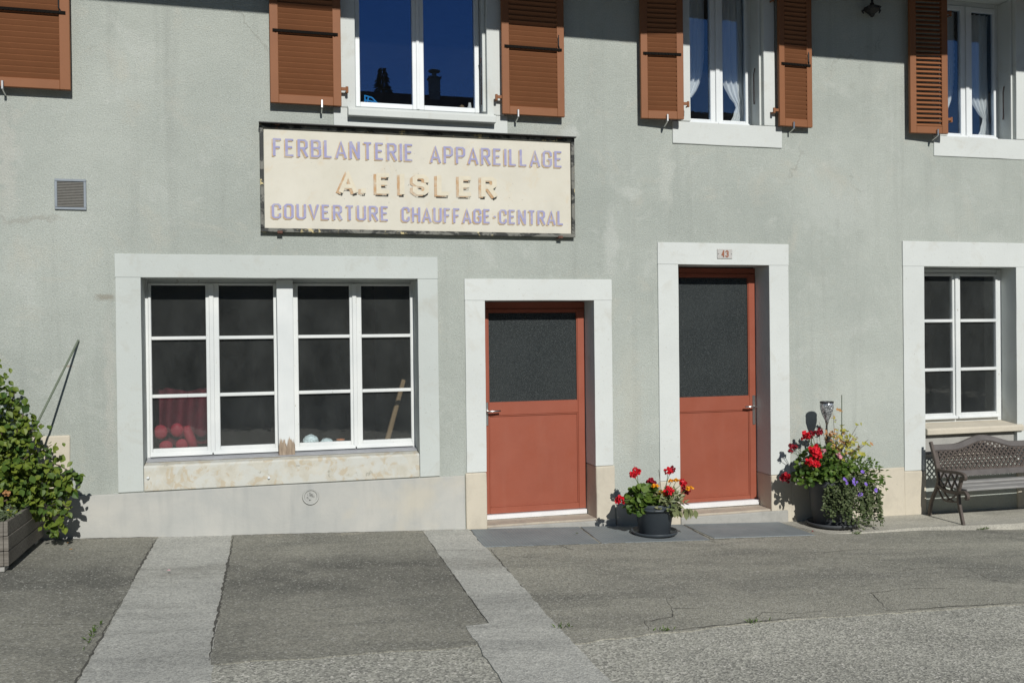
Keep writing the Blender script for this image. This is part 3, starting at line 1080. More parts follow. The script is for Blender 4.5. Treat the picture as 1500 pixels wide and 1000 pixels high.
def small_upper(jx0, ox0, ox1, jx1, bx0, bx1, mx0, mx1, label):
    Yw = .24
    b_ = MB()
    b_.box(ox0 - .01, ox0 + .05, Yw, Yw + .06, 3.72, ZH)
    b_.box(ox1 - .035, ox1 + .01, Yw, Yw + .06, 3.72, ZH)
    b_.box(ox0 + .051, ox1 - .036, Yw + .002, Yw + .06, ZH - .05, ZH)
    b_.box(ox0 + .051, ox1 - .036, Yw + .002, Yw + .06, 3.72, 3.765)
    w = b_.build('window', 'white_wood', house, .003)
    w['label'] = label
    up_surround(w, bx0, bx1, jx0, ox0, ox1, jx1, 3.722)
    mid = (mx0 + mx1) / 2
    for x0, x1, l, r in ((ox0 + .052, mid - .002, .045, mid - mx0), (mid + .002, ox1 - .037, mx1 - mid, .03)):
        sash(w, 'pvc', x0, x1, 3.768, ZH - .055, Yw - .012, l, r, .05, .05, .045, (), gmat='glass_up')
    boxo('cover_strip', 'pvc', w, mid - .016, mid + .030, Yw - .028, Yw - .013, 3.775, ZH - .06, .004)
    boxo('shutter_rebate', 'surround2', w, ox1 - .024, ox1 - .002, .035, .07, 3.735, ZH - .01, .003)
    b_ = MB()
    b_.tube([(ox1 - .008, .165, 3.98), (ox1 - .018, .15, 4.02), (ox1 - .018, .15, 4.28), (ox1 - .006, .15, 4.34)], .006, 6)
    b_.build('stay_rod', 'rust', w)
    return w


uw2 = small_upper(3.86, 3.962, 4.765, 4.888, 3.769, 4.966, 4.305, 4.440, 'narrow upper window with lace curtains above the taller red door')
uw3 = small_upper(6.84, 6.945, 7.834, 7.955, 6.770, 8.01, 7.330, 7.475, 'narrow upper window with lace curtains above the bench')

# ---- shutters: a frame, louvre slats, notched bar blackened to read as shadow, bracket, catch
SLAT = {}


def slat_mesh(w, openf):
    key = (round(w, 3), openf)
    if key not in SLAT:
        b_ = MB()
        b_.box(0, w, -.0045, .0045, -.031, .031)
        ang = math.radians(38 if openf else -34)
        b_.v = [((Matrix.Rotation(-ang, 3, 'X') @ Vector(v)))[:] for v in b_.v]
        SLAT[key] = b_.mesh('slat')
        SLAT[key].materials.append(MT['shutter'])
    return SLAT[key]


def shutter(x0, w, z0, stile, hinge_left, tilt=0.0, openf=False, label=None, stay=None, bar=True, catch=None):
    """shutter folded back on the wall; built at local origin = lower left back corner"""
    zt = 5.23
    h = zt - z0
    th = .036
    b_ = MB()
    b_.box(0, stile, -th, 0, 0, h)
    b_.box(w - stile, w, -th, 0, 0, h)
    b_.box(stile, w - stile, -th + .001, -.001, 0, .076)
    b_.box(stile, w - stile, -th + .001, -.001, h - .076, h)
    s_ = b_.build('shutter', 'shutter', house, .003)
    s_.location = (x0, -.052, z0)
    s_.rotation_euler = (0, 0, tilt)
    if label:
        s_['label'] = label
    pitch = .0462
    n = int((h - .152) / pitch)
    me = slat_mesh(w - 2 * stile + .004, openf)
    for i in range(n + 1):
        o = bpy.data.objects.new('slat', me)
        COL.objects.link(o)
        o.parent = s_
        o.location = (stile - .002, -.019 if not openf else -.018, .076 + .016 + i * pitch)
        if openf:
            o.scale = (1, 1, .78)
    if bar:
        zb = .616
        b_ = MB()
        b_.box(stile * .35, w - stile * .35, -th - .008, -th - .001, zb - .012, zb + .012)
        nb = int((w - stile) / .033)
        for i in range(nb):
            x = stile * .6 + i * .033
            b_.box(x, x + .016, -th - .014, -th - .0085, zb - .012, zb + .004)
        b_.build('louvre_shadow_bar', 'louvre_black', s_)
    # wall catch under the bottom rail
    cx = catch if catch is not None else w * .72
    b_ = MB()
    b_.tube([(cx, .052, -.055), (cx, -.035, -.030), (cx, -.045, -.02)], .007, 6)
    b_.box(cx - .009, cx + .009, -.058, -.040, -.028, .042)
    b_.build('shutter_catch', 'steel', s_, .003)
    # hinge bracket
    hx = 0 if hinge_left else w
    sg = -1 if hinge_left else 1
    for hz in (.155, h - .25):
        b_ = MB()
        b_.box(min(hx, hx + sg * .055), max(hx, hx + sg * .055), -th * .6, -th * .6 + .012, hz - .014, hz + .014)
        b_.tube([(hx + sg * .05, -th * .4, hz - .032), (hx + sg * .05, -th * .4, hz + .022)], .013, 8)
        b_.tube([(hx + sg * .05, -th * .4, hz - .02), (hx + sg * .05, .040, hz - .02)], .008, 6)
        b_.build('hinge', 'shutter', s_, .002)
    if stay:
        b_ = MB()
        zc = .70
        b_.tube([(stay, -th, zc + .05), (stay - .006, -th - .014, zc + .03), (stay - .006, -th - .014, zc - .05), (stay + .004, -th - .004, zc - .065), (stay, -th - .002, zc - .085)], .006, 6)
        b_.build('latch', 'black', s_)
    return s_


shutter(-2.155, .60, 3.685, .078, True, label='brown louvred shutter at the upper left corner', catch=.11, stay=.53)
shutter(.005, .598, 3.672, .070, False, label='brown louvred shutter left of the wide upper window', catch=.43)
shutter(2.048, .598, 3.683, .070, True, label='brown louvred shutter right of the wide upper window', catch=.145, stay=.545)
shutter(3.415, .425, 3.712, .068, False, -.10, label='brown louvred shutter left of the window above the taller door', catch=.255)
shutter(4.893, .378, 3.715, .062, True, .03, label='brown louvred shutter right of the window above the taller door', catch=.15, stay=.335)
shutter(6.425, .430, 3.715, .070, False, -.10, openf=True, bar=False, label='brown shutter with open louvres left of the window above the bench', catch=.30)

# square wall vent
b = MB()
b.box(-1.700, -1.463, -.016, -.001, 2.728, 2.748)
b.box(-1.700, -1.463, -.016, -.001, 2.958, 2.978)
b.box(-1.700, -1.680, -.0155, -.001, 2.7485, 2.9575)
b.box(-1.483, -1.463, -.0155, -.001, 2.7485, 2.9575)
vt = b.build('vent_grille', 'vent_frame', house, .003)
for i in range(16):
    z = 2.755 + i * .0128
    b = MB()
    b.prism_x([(-.004, z + .008), (-.011, z), (-.010, z - .002), (-.003, z + .006)], -1.68, -1.483)
    b.build('vent_slat', 'vent', vt)
boxo('vent_back', 'vent', vt, -1.6795, -1.4835, -.003, -.0005, 2.749, 2.957, 0)

# ------------------------------------------------------------------ lettering strokes
GL = {
    'A': (.62, [[(0, 0), (.31, 1), (.62, 0)], [(.12, .27), (.50, .27)]]),
    'B': (.56, [[(0, 0), (0, 1)], [(0, 1), (.42, 1), (.54, .90), (.54, .64), (.42, .53), (0, .53)], [(.42, .53), (.56, .42), (.56, .12), (.43, 0), (0, 0)]]),
    'C': (.54, [[(.54, .74), (.54, .88), (.42, 1), (.12, 1), (0, .88), (0, .12), (.12, 0), (.42, 0), (.54, .12), (.54, .27)]]),
    'E': (.48, [[(.48, 1), (0, 1), (0, 0), (.48, 0)], [(0, .53), (.40, .53)]]),
    'F': (.48, [[(.48, 1), (0, 1), (0, 0)], [(0, .50), (.40, .50)]]),
    'G': (.56, [[(.56, .74), (.56, .88), (.44, 1), (.12, 1), (0, .88), (0, .12), (.12, 0), (.44, 0), (.56, .12), (.56, .46), (.32, .46)]]),
    'H': (.56, [[(0, 0), (0, 1)], [(.56, 0), (.56, 1)], [(0, .52), (.56, .52)]]),
    'I': (.0, [[(0, 0), (0, 1)]]),
    'L': (.44, [[(0, 1), (0, 0), (.44, 0)]]),
    'N': (.58, [[(0, 0), (0, 1)], [(.02, 1), (.56, 0)], [(.58, 0), (.58, 1)]]),
    'O': (.56, [[(.12, 0), (0, .12), (0, .88), (.12, 1), (.44, 1), (.56, .88), (.56, .12), (.44, 0), (.12, 0)]]),
    'P': (.54, [[(0, 0), (0, 1)], [(0, 1), (.42, 1), (.54, .88), (.54, .56), (.42, .44), (0, .44)]]),
    'R': (.56, [[(0, 0), (0, 1)], [(0, 1), (.42, 1), (.54, .89), (.54, .60), (.42, .49), (0, .49)], [(.28, .49), (.56, 0)]]),
    'S': (.54, [[(.54, .76), (.54, .88), (.42, 1), (.12, 1), (0, .88), (0, .64), (.12, .53), (.42, .49), (.54, .38), (.54, .12), (.42, 0), (.12, 0), (0, .12), (0, .25)]]),
    'T': (.54, [[(0, 1), (.54, 1)], [(.27, 1), (.27, 0)]]),
    'U': (.56, [[(0, 1), (0, .12), (.12, 0), (.44, 0), (.56, .12), (.56, 1)]]),
    'V': (.60, [[(0, 1), (.30, 0), (.60, 1)]]),
    '.': (.0, [[(0, .0), (0, .06)]]),
    '-': (.22, [[(0, .48), (.22, .48)]]),
    '4': (.52, [[(.38, 0), (.38, 1)], [(.38, 1), (0, .30)], [(0, .30), (.52, .30)]]),
    '3': (.50, [[(0, .86), (.12, 1), (.40, 1), (.50, .90), (.50, .62), (.40, .53), (.18, .53)], [(.40, .53), (.50, .43), (.50, .12), (.38, 0), (.12, 0), (0, .14)]]),
}


def letter_strokes(c, cx, z, h, k, tx, tz, y):
    """flat paint strokes of one character"""
    b_ = MB()
    lift = 0
    for st in GL[c][1]:
        P = [Vector((cx + p[0] * h * k, z + tz / 2 + p[1] * (h - tz))) for p in st]
        closed = (P[0] - P[-1]).length < 1e-6
        L_, R_ = [], []
        n_ = len(P)
        for i in range(n_):
            if closed:
                a, c2 = P[i - 1] if i else P[-2], P[(i + 1) % n_] if i < n_ - 1 else P[1]
            else:
                a, c2 = P[max(i - 1, 0)], P[min(i + 1, n_ - 1)]
            d1_, d2_ = (P[i] - a), (c2 - P[i])
            d1_ = d1_.normalized() if d1_.length else d2_.normalized()
            d2_ = d2_.normalized() if d2_.length else d1_
            n1, n2 = Vector((-d1_.y, d1_.x)), Vector((-d2_.y, d2_.x))
            mt = (n1 + n2)
            mt = mt.normalized() if mt.length > .05 else n1
            ml = 1 / max(.55, mt.dot(n1))
            off = Vector((mt.x * tx / 2, mt.y * tz / 2)) * ml
            e = Vector((0, 0))
            if not closed and i in (0, n_ - 1):
                e = d1_ * (-1 if i == 0 else 1) * (tz / 2 if abs(d1_.y) > .5 else 0)
            L_.append(P[i] + off + e)
            R_.append(P[i] - off + e)
        b_.add([(p.x, y - lift, p.y) for p in L_] + [(p.x, y - lift, p.y) for p in R_],
               [(i, i + 1, n_ + i + 1, n_ + i) for i in range(n_ - 1)])
        lift += .0006
    return b_.mesh('letter')


def word(text, x0, x1, z, h, tx, tz, gap, y, mat, parent, under=(), fix=None):
    """one object per painted letter; under = list of (name, dx, dz, material) layers below it"""
    wid = [GL[c][0] for c in text]
    natural = sum(wid) + gap * (len(text) - 1)
    k = (x1 - x0 - tx) / max(natural * h, 1e-4)
    cx = x0 + tx / 2
    for c, w_ in zip(text, wid):
        o = link('letter', letter_strokes(c, cx, z, h, k, tx, tz, y), mat, parent)
        if fix:
            fix(o)
        for q, (nm, dx, dz, mt) in enumerate(under):
            link(nm, letter_strokes(c, cx + dx, z + dz, h, k, tx, tz, y + .0022 * (q + 1)), mt, o)
        cx += (w_ + gap) * h * k


# ------------------------------------------------------------------ shop sign
sign = empty('shop_sign', (1.33, 0, 2.575))
tag(sign, 'long cream painted tradesman sign with faded violet lettering above the wide window', 'sign')


def sp(o):
    """parent keeping world position"""
    par = o.parent
    o.matrix_parent_inverse = Matrix.Translation(-Vector(par.location))
    return o


sp(boxo('panel', 'sign_panel', sign, -.055, 2.712, -.034, -.012, 2.60, 3.472, 0))
for x0, x1, z0, z1 in ((-.090, 2.750, 2.572, 2.606), (-.090, 2.750, 3.462, 3.494)):
    sp(boxo('frame_bar', 'sign_frame', sign, x0, x1, -.052, -.010, z0, z1, .003))
for x0, x1 in ((-.089, -.058), (2.716, 2.749)):
    sp(boxo('frame_bar', 'sign_frame', sign, x0, x1, -.051, -.010, 2.607, 3.461, .003))
for x, z in ((.06, 3.488), (2.60, 3.488), (.07, 2.56), (2.60, 2.56)):
    b = MB()
    b.box(x - .022, x + .022, -.068, -.0, z, z + .022)
    sp(b.build('bracket', 'rust', sign, .003))
YS = -.0410
for txt, x0, x1, z, h, tx, tz, gap in (
        ('FERBLANTERIE', .020, 1.235, 3.228, .150, .0225, .015, .38), ('APPAREILLAGE', 1.385, 2.635, 3.222, .150, .0225, .015, .38),
        ('COUVERTURE', .003, 1.009, 2.690, .128, .0215, .014, .40), ('CHAUFFAGE-CENTRAL', 1.120, 2.642, 2.686, .130, .021, .014, .38)):
    word(txt, x0, x1, z, h, tx, tz, gap, YS, 'ink_blue', sign, (('letter_shadow', -.0105, -.0095, 'ink_orange'),), sp)
for txt, x0, x1 in (('A', .575, .735), ('.', .765, .805), ('EISLER', .900, 2.000)):
    word(txt, x0, x1, 2.928, .182, .042, .036, .60, YS - .0006, 'ink_cream', sign, (('letter_side', -.024, -.010, 'ink_tan'), ('letter_shadow', -.008, -.022, 'ink_black')), sp)
sp(boxo('rain_cap', 'black', sign, -.094, 2.754, -.100, -.001, 3.4945, 3.503, .001))

# ------------------------------------------------------------------ house number plate
nump = boxo('number_plate', 'plate', None, 4.229, 4.392, -.022, -.0145, 2.392, 2.487, .003)
tag(nump, 'small worn enamel house number plate 43 above the taller door', 'number plate')
word('43', 4.272, 4.350, 2.407, .066, .013, .011, .42, -.0250, 'ink_number', nump)
for x in (4.240, 4.381):
    b = MB()
    b.box(x - .004, x + .004, -.0255, -.022, 2.436, 2.444)
    b.build('screw', 'steel', nump)

# ------------------------------------------------------------------ wrought iron lamp bracket in the shade of the eave
lb = empty('lamp_bracket', (5.96, 0, 4.95))
tag(lb, 'dark wrought iron bracket ornament hanging on the shaded wall under the eave', 'bracket')
b = MB()
b.tube([(0, -.10, -.02), (0, -.10, .30), (0, -.02, .42), (0, .01, .42)], .012, 8)
b.build('stem', 'black', lb)
b = MB()
b.lathe([(0, -.085), (.018, -.075), (.030, -.05), (.050, -.035), (.078, -.010), (.085, .012), (.055, .028), (.025, .035), (.02, .06), (.0, .062)], (0, -.10, 0), 12)
b.build('rosette', 'black', lb, 0, False)
for a in range(5):
    t = a * 1.257
    b = MB()
    b.tube([(.06 * math.cos(t), -.10 + .06 * math.sin(t), .005), (.095 * math.cos(t), -.10 + .095 * math.sin(t), -.008), (.082 * math.cos(t), -.10 + .082 * math.sin(t), -.034)], [.012, .014, .008], 6)
    b.build('scroll', 'black', lb)


# ------------------------------------------------------------------ curtains
def curtain(xa, xb, zt, zb, tie, side, y, label):
    """tied-back lace curtain; side = -1 gathers to the left jamb, +1 to the right; tie = (x, z)"""
    b_ = MB()
    nu, nv = 26, 30
    vs2, fs2 = [], []
    for j in range(nv + 1):
        z = zt + (zb - zt) * j / nv
        inner0, outer = (xb, xa) if side < 0 else (xa, xb)
        if z > tie[1]:
            t = (zt - z) / (zt - tie[1])
            inner = inner0 + (tie[0] - inner0) * (t ** 6.5)
        else:
            t = (tie[1] - z) / max(.01, (tie[1] - zb))
            inner = tie[0] - side * .085 * t
        for i in range(nu + 1):
            u = i / nu
            x = outer + (inner - outer) * u
            wv = abs(inner - outer)
            fold = math.sin(u * 26 + 1.3 * math.sin(z * 3)) * min(.02, .03 * (.25 + wv))
            sc_ = .010 * abs(math.sin(z * 42)) * (-side) if i == nu else 0
            vs2.append((x + sc_, y + fold, z))
    for j in range(nv):
        for i in range(nu):
            a = j * (nu + 1) + i
            fs2.append((a, a + 1, a + nu + 2, a + nu + 1))
    b_.add(vs2, fs2)
    o = b_.build('lace_curtain', 'curtain', None, 0, True)
    return tag(o, label, 'curtain', 'lace curtains in the upper windows')


curtain(4.02, 4.30, 5.18, 4.06, (4.145, 4.06), -1, .345, 'white lace curtain tied back at the left of the window above the taller door')
curtain(4.47, 4.755, 5.18, 3.80, (4.665, 4.00), 1, .345, 'white lace curtain tied back at the right of the window above the taller door')
curtain(7.03, 7.36, 5.18, 4.10, (7.250, 4.10), -1, .345, 'white lace curtain tied back at the left of the window above the bench')
curtain(7.52, 7.80, 5.18, 3.80, (7.735, 4.02), 1, .345, 'white lace curtain tied back at the right of the window above the bench')

# ------------------------------------------------------------------ things behind the glass
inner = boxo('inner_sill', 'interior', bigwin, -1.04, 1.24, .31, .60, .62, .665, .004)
b = MB()
vs_, fs = [], []
for j in range(9):
    z = .668 + j * .115
    for i in range(25):
        u = i / 24
        vs_.append((-1.08 + u * .56, .95 + .05 * math.sin(u * 19 + .5 * math.sin(j * .5)), .668 + (z - .668) * (.57 + .02 * math.sin(u * 9)) ))
for j in range(8):
    for i in range(24):
        a = j * 25 + i
        fs.append((a, a + 1, a + 26, a + 25))
b.add(vs_, fs)
rc = b.build('red_curtain', 'red_cloth', None, 0, True)
tag(rc, 'dark red cloth hanging behind the left panes of the wide window', 'cloth')
cush = empty('red_cushion', (-.85, .46, .666))
tag(cush, 'bright red padded cushion with round tufts behind the lower left pane', 'cushion')
for x, z, rx, rz in ((-.973, .843, .062, .066), (-.836, .855, .058, .064), (-.930, .715, .060, .052), (-.795, .722, .058, .056)):
    b = MB()
    prof = [(0.0, -1), (.5, -.87), (.87, -.5), (1, 0), (.87, .5), (.5, .87), (0, 1)]
    l_ = MB()
    l_.lathe(prof, n=14)
    b.add([(x + .85 + v[0] * rx, v[1] * .030, z - .666 + v[2] * rz) for v in l_.v], l_.f)
    b.build('tuft', 'red_pad', cush, 0, True)
b = MB()
b.tube([(.095, 0, .225), (.105, 0, .17), (.13, 0, .10), (.155, 0, .02)], [.028, .042, .045, .04], 10)
b.build('roll', 'red_pad', cush, 0, True)


def lump(name, c, r, mat, label, cat, squash=.8, seed=0):
    bm = bmesh.new()
    bmesh.ops.create_icosphere(bm, subdivisions=3, radius=r)
    for v in bm.verts:
        n_ = noise.noise(v.co * (6 / r * .08) + Vector((seed, seed * 2, 0)))
        v.co *= 1 + .32 * n_ + .10 * noise.noise(v.co * 60)
        v.co.z *= squash
    zmin = min(v.co.z for v in bm.verts)
    for v in bm.verts:
        v.co.z -= zmin
        v.co += Vector(c)
    me = bpy.data.meshes.new(name)
    bm.to_mesh(me)
    bm.free()
    return tag(link(name, me, mat), label, cat)


lump('crystal_rock', (.325, .39, .664), .068, 'rock', 'larger pale blue crystal rock on the inner window sill', 'rock', .82, 3)
lump('crystal_rock', (.462, .385, .664), .055, 'rock', 'smaller greenish crystal rock beside the larger one on the sill', 'rock', .7, 9)
b = MB()
b.lathe([(.0, 0), (.028, 0), (.036, .045), (.040, .046), (.040, .058), (.034, .058), (.030, .02), (0, .02)], (.590, .40, .666), 18)
tag(b.build('terracotta_pot', 'terracotta', None, 0, True), 'tiny terracotta pot behind the glass beside the crystal rocks', 'pot')
b = MB()
b.tube([(1.02, .44, .667), (1.20, .52, 1.25)], [.026, .022], 8)
tag(b.build('wooden_stick', 'broom_wood', None), 'pale wooden stick leaning inside the right panes of the wide window', 'stick')
bf = empty('blue_frame', (.85, .31, 3.79))
tag(bf, 'small blue plastic folding frame behind the upper window glass', 'frame')
for p, q_ in (((-.005, 0, 0), (-.005, 0, .095)), ((-.005, 0, .09), (.06, 0, .075)), ((.06, 0, .075), (.115, 0, .02)), ((.115, 0, .03), (.115, 0, 0)), ((-.005, 0, .05), (.09, 0, .035)), ((.03, 0, .085), (.01, 0, .0))):
    b = MB()
    b.tube([p, q_], .007, 6)
    b.build('bar', 'blue_plastic', bf)
boxo('inner_sill', 'pvc', uw1, .74, 1.90, .245, .45, 3.74, 3.785, .003)
b = MB()
b.lathe([(0, 0), (.020, 0), (.026, .03), (.014, .06), (.012, .082), (.010, .082), (.0, .05)], (1.83, .31, 3.786), 14)
tag(b.build('small_vase', 'curtain', None, 0, True), 'tiny white vase at the right of the upper window sill', 'vase')
b = MB()
b.lathe([(0, 0), (.022, 0), (.028, .02), (.022, .05), (.0, .066)], (1.757, .32, 3.786), 12)
tag(b.build('small_ornament', 'broom_wood', None, 0, True), 'tiny tan ornament beside the vase on the upper window sill', 'ornament')


# ------------------------------------------------------------------ foliage helpers
def leaf_template(L, W, kind='ovate'):
    if kind == 'ovate':
        outline = [(0, 0), (.34, .22), (.5, .45), (.34, .72), (0, 1.0), (-.34, .72), (-.5, .45), (-.34, .22)]
    elif kind == 'round':
        outline = [(0, .08), (.30, .0), (.50, .25), (.52, .55), (.36, .85), (0, .95), (-.36, .85), (-.52, .55), (-.50, .25), (-.30, .0)]
    elif kind == 'lobed':
        outline = [(0, 0), (.45, .10), (.28, .32), (.55, .52), (.25, .62), (0, 1), (-.25, .62), (-.55, .52), (-.28, .32), (-.45, .10)]
    else:
        outline = [(0, 0), (.5, .5), (0, 1), (-.5, .5)]
    vs2 = [Vector((0, L * .45, -.08 * L))]
    for x, y in outline:
        vs2.append(Vector((x * W, y * L, .10 * L * abs(x) * 2 - .12 * L * max(0, y - .5))))
    n_ = len(outline)
    return vs2, [(0, i + 1, (i + 1) % n_ + 1) for i in range(n_)]


def leaf_frame(pos, out, up=Vector((0, 0, 1)), roll=0.0):
    """matrix: leaf's length axis (local y) along out, its face (local z) near up"""
    y = out.normalized()
    x = y.cross(up)
    if x.length < .05:
        x = y.cross(Vector((1, 0, 0)))
    x.normalize()
    z = x.cross(y)
    m_ = Matrix((x, y, z)).transposed()
    m_ = m_ @ Matrix.Rotation(roll, 3, 'Y')
    return Matrix.Translation(pos) @ m_.to_4x4()


def add_leaf(b_, tpl, mx, s=1.0):
    b_.add([mx @ (v * s) for v in tpl[0]], tpl[1])


def rdir(zlo=-1, zhi=1):
    a = random.uniform(0, 2 * math.pi)
    z = random.uniform(zlo, zhi)
    r = math.sqrt(max(0, 1 - z * z))
    return Vector((r * math.cos(a), r * math.sin(a), z))


HEADS = {}


def head_mesh(kind):
    """cluster of petals, unit radius"""
    if kind in HEADS:
        return HEADS[kind]
    b_ = MB()
    t = leaf_template(.62, .58, 'round')
    cnt = {'geranium': 46, 'marigold': 40, 'small': 6}[kind]
    for i in range(cnt):
        if kind == 'small':
            a = i * 2 * math.pi / 5
            d = Vector((math.cos(a), math.sin(a), .35))
            add_leaf(b_, t, leaf_frame(Vector((0, 0, 0)), d, Vector((0, 0, 1))), 1.5)
        else:
            d = rdir(-.75 if kind == 'geranium' else -.2, 1)
            p = d * random.uniform(.45, .78)
            if kind == 'marigold':
                p.z *= .6
            add_leaf(b_, t, leaf_frame(p, (d * .35 + rdir()).normalized(), d, random.uniform(-.5, .5)), random.uniform(.75, 1.15))
    HEADS[kind] = b_.mesh(kind + '_head')
    return HEADS[kind]


def flower(par, pos, r, kind, mat, base=None, name='flower_head', rot=None):
    key = (kind, mat)
    if key not in HEADS:
        me = head_mesh(kind).copy()
        me.materials.clear()
        me.materials.append(MT[mat])
        HEADS[key] = me
    o = bpy.data.objects.new(name, HEADS[key])
    COL.objects.link(o)
    o.parent = par
    o.location = pos
    o.scale = (r, r, r)
    o.rotation_euler = rot or (random.uniform(-.4, .4), random.uniform(-.4, .4), random.uniform(0, 6.28))
    if base is not None:
        b_ = MB()
        p, q = Vector(base), Vector(pos)
        m_ = p.lerp(q, .55) + Vector((random.uniform(-.02, .02), random.uniform(-.02, .02), .03))
        b_.tube([p, m_, q], [.004, .003, .0025], 5)
        b_.build('stem', 'stem', par)
    return o


# ------------------------------------------------------------------ small pot by the doors
P1 = Vector((3.345, -.44, 0))
P1.z = gz(P1.x) + .012
pot1 = empty('flower_pot', P1)
tag(pot1, 'small slate grey plastic flower pot on a saucer between the two red doors', 'flower pot')
b = MB()
b.lathe([(0, .012), (.136, .012), (.140, .016), (.172, .225), (.176, .228), (.178, .240), (.190, .243), (.194, .285), (.190, .292), (.182, .290), (.178, .255), (.0, .250)], n=40)
b.build('pot', 'pot', pot1, 0, True)
b = MB()
b.lathe([(.193, .235), (.199, .236), (.200, .252), (.194, .254)], n=40)
b.build('pot_band', 'pot', pot1, 0, True)
b = MB()
b.lathe([(0, .002), (.165, .002), (.205, .012), (.216, .034), (.212, .038), (.204, .034), (.195, .016), (.0, .010)], n=40)
b.build('saucer', 'pot', pot1, 0, True)
b = MB()
b.lathe([(.0, .268), (.10, .270), (.177, .262)], n=24)
b.build('soil', 'soil', pot1)


def dome_leaves(b_, tpl, n_, c, r, s=(.7, 1.2), zlo=-.15, rmin=.45):
    for i in range(n_):
        d = rdir(zlo, 1)
        p = Vector(c) + Vector((d.x * r[0], d.y * r[1], d.z * r[2])) * random.uniform(rmin, 1)
        out = (d * .8 + rdir(-.6, .3) * .8).normalized()
        add_leaf(b_, tpl, leaf_frame(p, out, (d + Vector((0, -.5, .8))).normalized(), random.uniform(-.6, .6)), random.uniform(*s))


g1 = empty('geranium', P1 + Vector((0, 0, .26)))
tag(g1, 'red geranium in the left of the small grey pot', 'plant')
b = MB()
tr_ = leaf_template(.055, .062, 'round')
dome_leaves(b, tr_, 240, (-.115, -.02, .06), (.15, .14, .135))
dome_leaves(b, tr_, 70, (-.20, -.05, -.01), (.09, .09, .07))
for c in ((-.12, 0, 0),):
    pass
o = b.build('foliage', 'leaf_ger', g1)
o['kind'] = 'stuff'
zb = P1.z + .26
for x, z, r, mt, y in ((3.135, .395, .040, 'petal_red', -.47), (3.172, .420, .040, 'petal_red', -.45), (2.985, .175, .048, 'petal_red', -.50), (3.15, .378, .032, 'petal_dark', -.42),
                       (3.335, .300, .046, 'petal_dark', -.40)):
    flower(g1, (x - P1.x, y - P1.y, z - zb), r, 'geranium', mt, (-.08 + random.uniform(-.04, .04), 0, .0))
g2 = empty('geranium', P1 + Vector((.09, .02, .26)))
tag(g2, 'red geranium rising tall at the right of the small grey pot', 'plant')
for x, z, r, mt, y in ((3.478, .405, .040, 'petal_red', -.46), (3.517, .412, .038, 'petal_dark', -.44), (3.432, .243, .048, 'petal_red', -.57), (3.622, .290, .040, 'petal_red', -.46), (3.660, .215, .042, 'petal_dark', -.45)):
    flower(g2, (x - P1.x - .09, y - P1.y - .02, z - zb), r, 'geranium', mt, (random.uniform(-.03, .05), 0, .0))
b = MB()
dome_leaves(b, tr_, 60, (.02, .02, .03), (.13, .10, .11), (.5, .9))
b.build('foliage', 'leaf_ger', g2)['kind'] = 'stuff'
mg = empty('marigold', P1 + Vector((.06, -.06, .26)))
tag(mg, 'orange marigolds with pale drying leaves in the small grey pot', 'plant')
b = MB()
tl = leaf_template(.060, .026, 'ovate')
dome_leaves(b, tl, 230, (.03, -.03, .02), (.19, .14, .14), (.6, 1.2), -.3)
for i in range(40):
    p = Vector((random.uniform(.02, .2), random.uniform(-.16, -.08), random.uniform(-.03, .0)))
    add_leaf(b, tl, leaf_frame(p, Vector((random.uniform(-.3, .5), -.4, -1)), Vector((0, -1, .2))), random.uniform(.8, 1.3))
b.build('foliage', 'leaf_pale', mg)['kind'] = 'stuff'
for x, z, r in ((3.325, .280, .034), (3.380, .213, .034), (3.470, .325, .027), (3.512, .330, .027), (3.637, .252, .034)):
    flower(mg, (x - P1.x - .06, -.56 - P1.y + .06 + random.uniform(0, .06), z - zb), r, 'marigold', 'petal_orange', (random.uniform(-.05, .08), 0, 0))
b = MB()
for x, z in ((.14, -.05), (.235, -.045), (.03, -.02)):
    add_leaf(b, leaf_template(.085, .05), leaf_frame(Vector((x, -.16, z + .03)), Vector((.1, -.2, -1)), Vector((0, -1, 0))), 1)
b.build('dry_leaf', 'leaf_pale', mg)
b = MB()
b.tube([(0, 0, 0), (-.015, .02, .20), (-.025, .03, .33)], .0025, 5)
b.build('dry_stem', 'bark', mg)

# ------------------------------------------------------------------ big planter by the bench
P2 = Vector((5.290, -.31, 0))
P2.z = apz(P2.x)
pot2 = empty('flower_pot', P2)
tag(pot2, 'big charcoal plastic flower pot beside the taller red door, overgrown with flowers', 'flower pot')
b = MB()
b.lathe([(0, .02), (.165, .02), (.172, .03), (.225, .40), (.235, .405), (.245, .455), (.238, .462), (.225, .455), (.22, .43), (0, .425)], n=40)
b.build('pot', 'pot2', pot2, 0, True)
b = MB()
b.lathe([(0, .003), (.19, .003), (.232, .016), (.245, .044), (.239, .048), (.228, .040), (.215, .022), (0, .016)], n=40)
b.build('saucer', 'pot2', pot2, 0, True)
b = MB()
b.lathe([(0, .445), (.22, .438)], n=24)
b.build('soil', 'soil', pot2)
zb2 = P2.z + .44
g3 = empty('geranium', P2 + Vector((-.08, -.02, .44)))
tag(g3, 'red geranium with lush green leaves in the left of the big pot', 'plant')
b = MB()
tg = leaf_template(.062, .070, 'round')
dome_leaves(b, tg, 430, (-.07, -.02, .07), (.27, .21, .29), (.45, .95), -.1)
dome_leaves(b, tg, 150, (.10, -.10, .06), (.20, .14, .16), (.4, .9), -.5)
dome_leaves(b, tg, 60, (-.22, -.02, .04), (.13, .15, .10), (.5, 1.0), -.5)
b.build('foliage', 'leaf_ger', g3)['kind'] = 'stuff'
O3 = Vector((5.210, -.33, zb2))
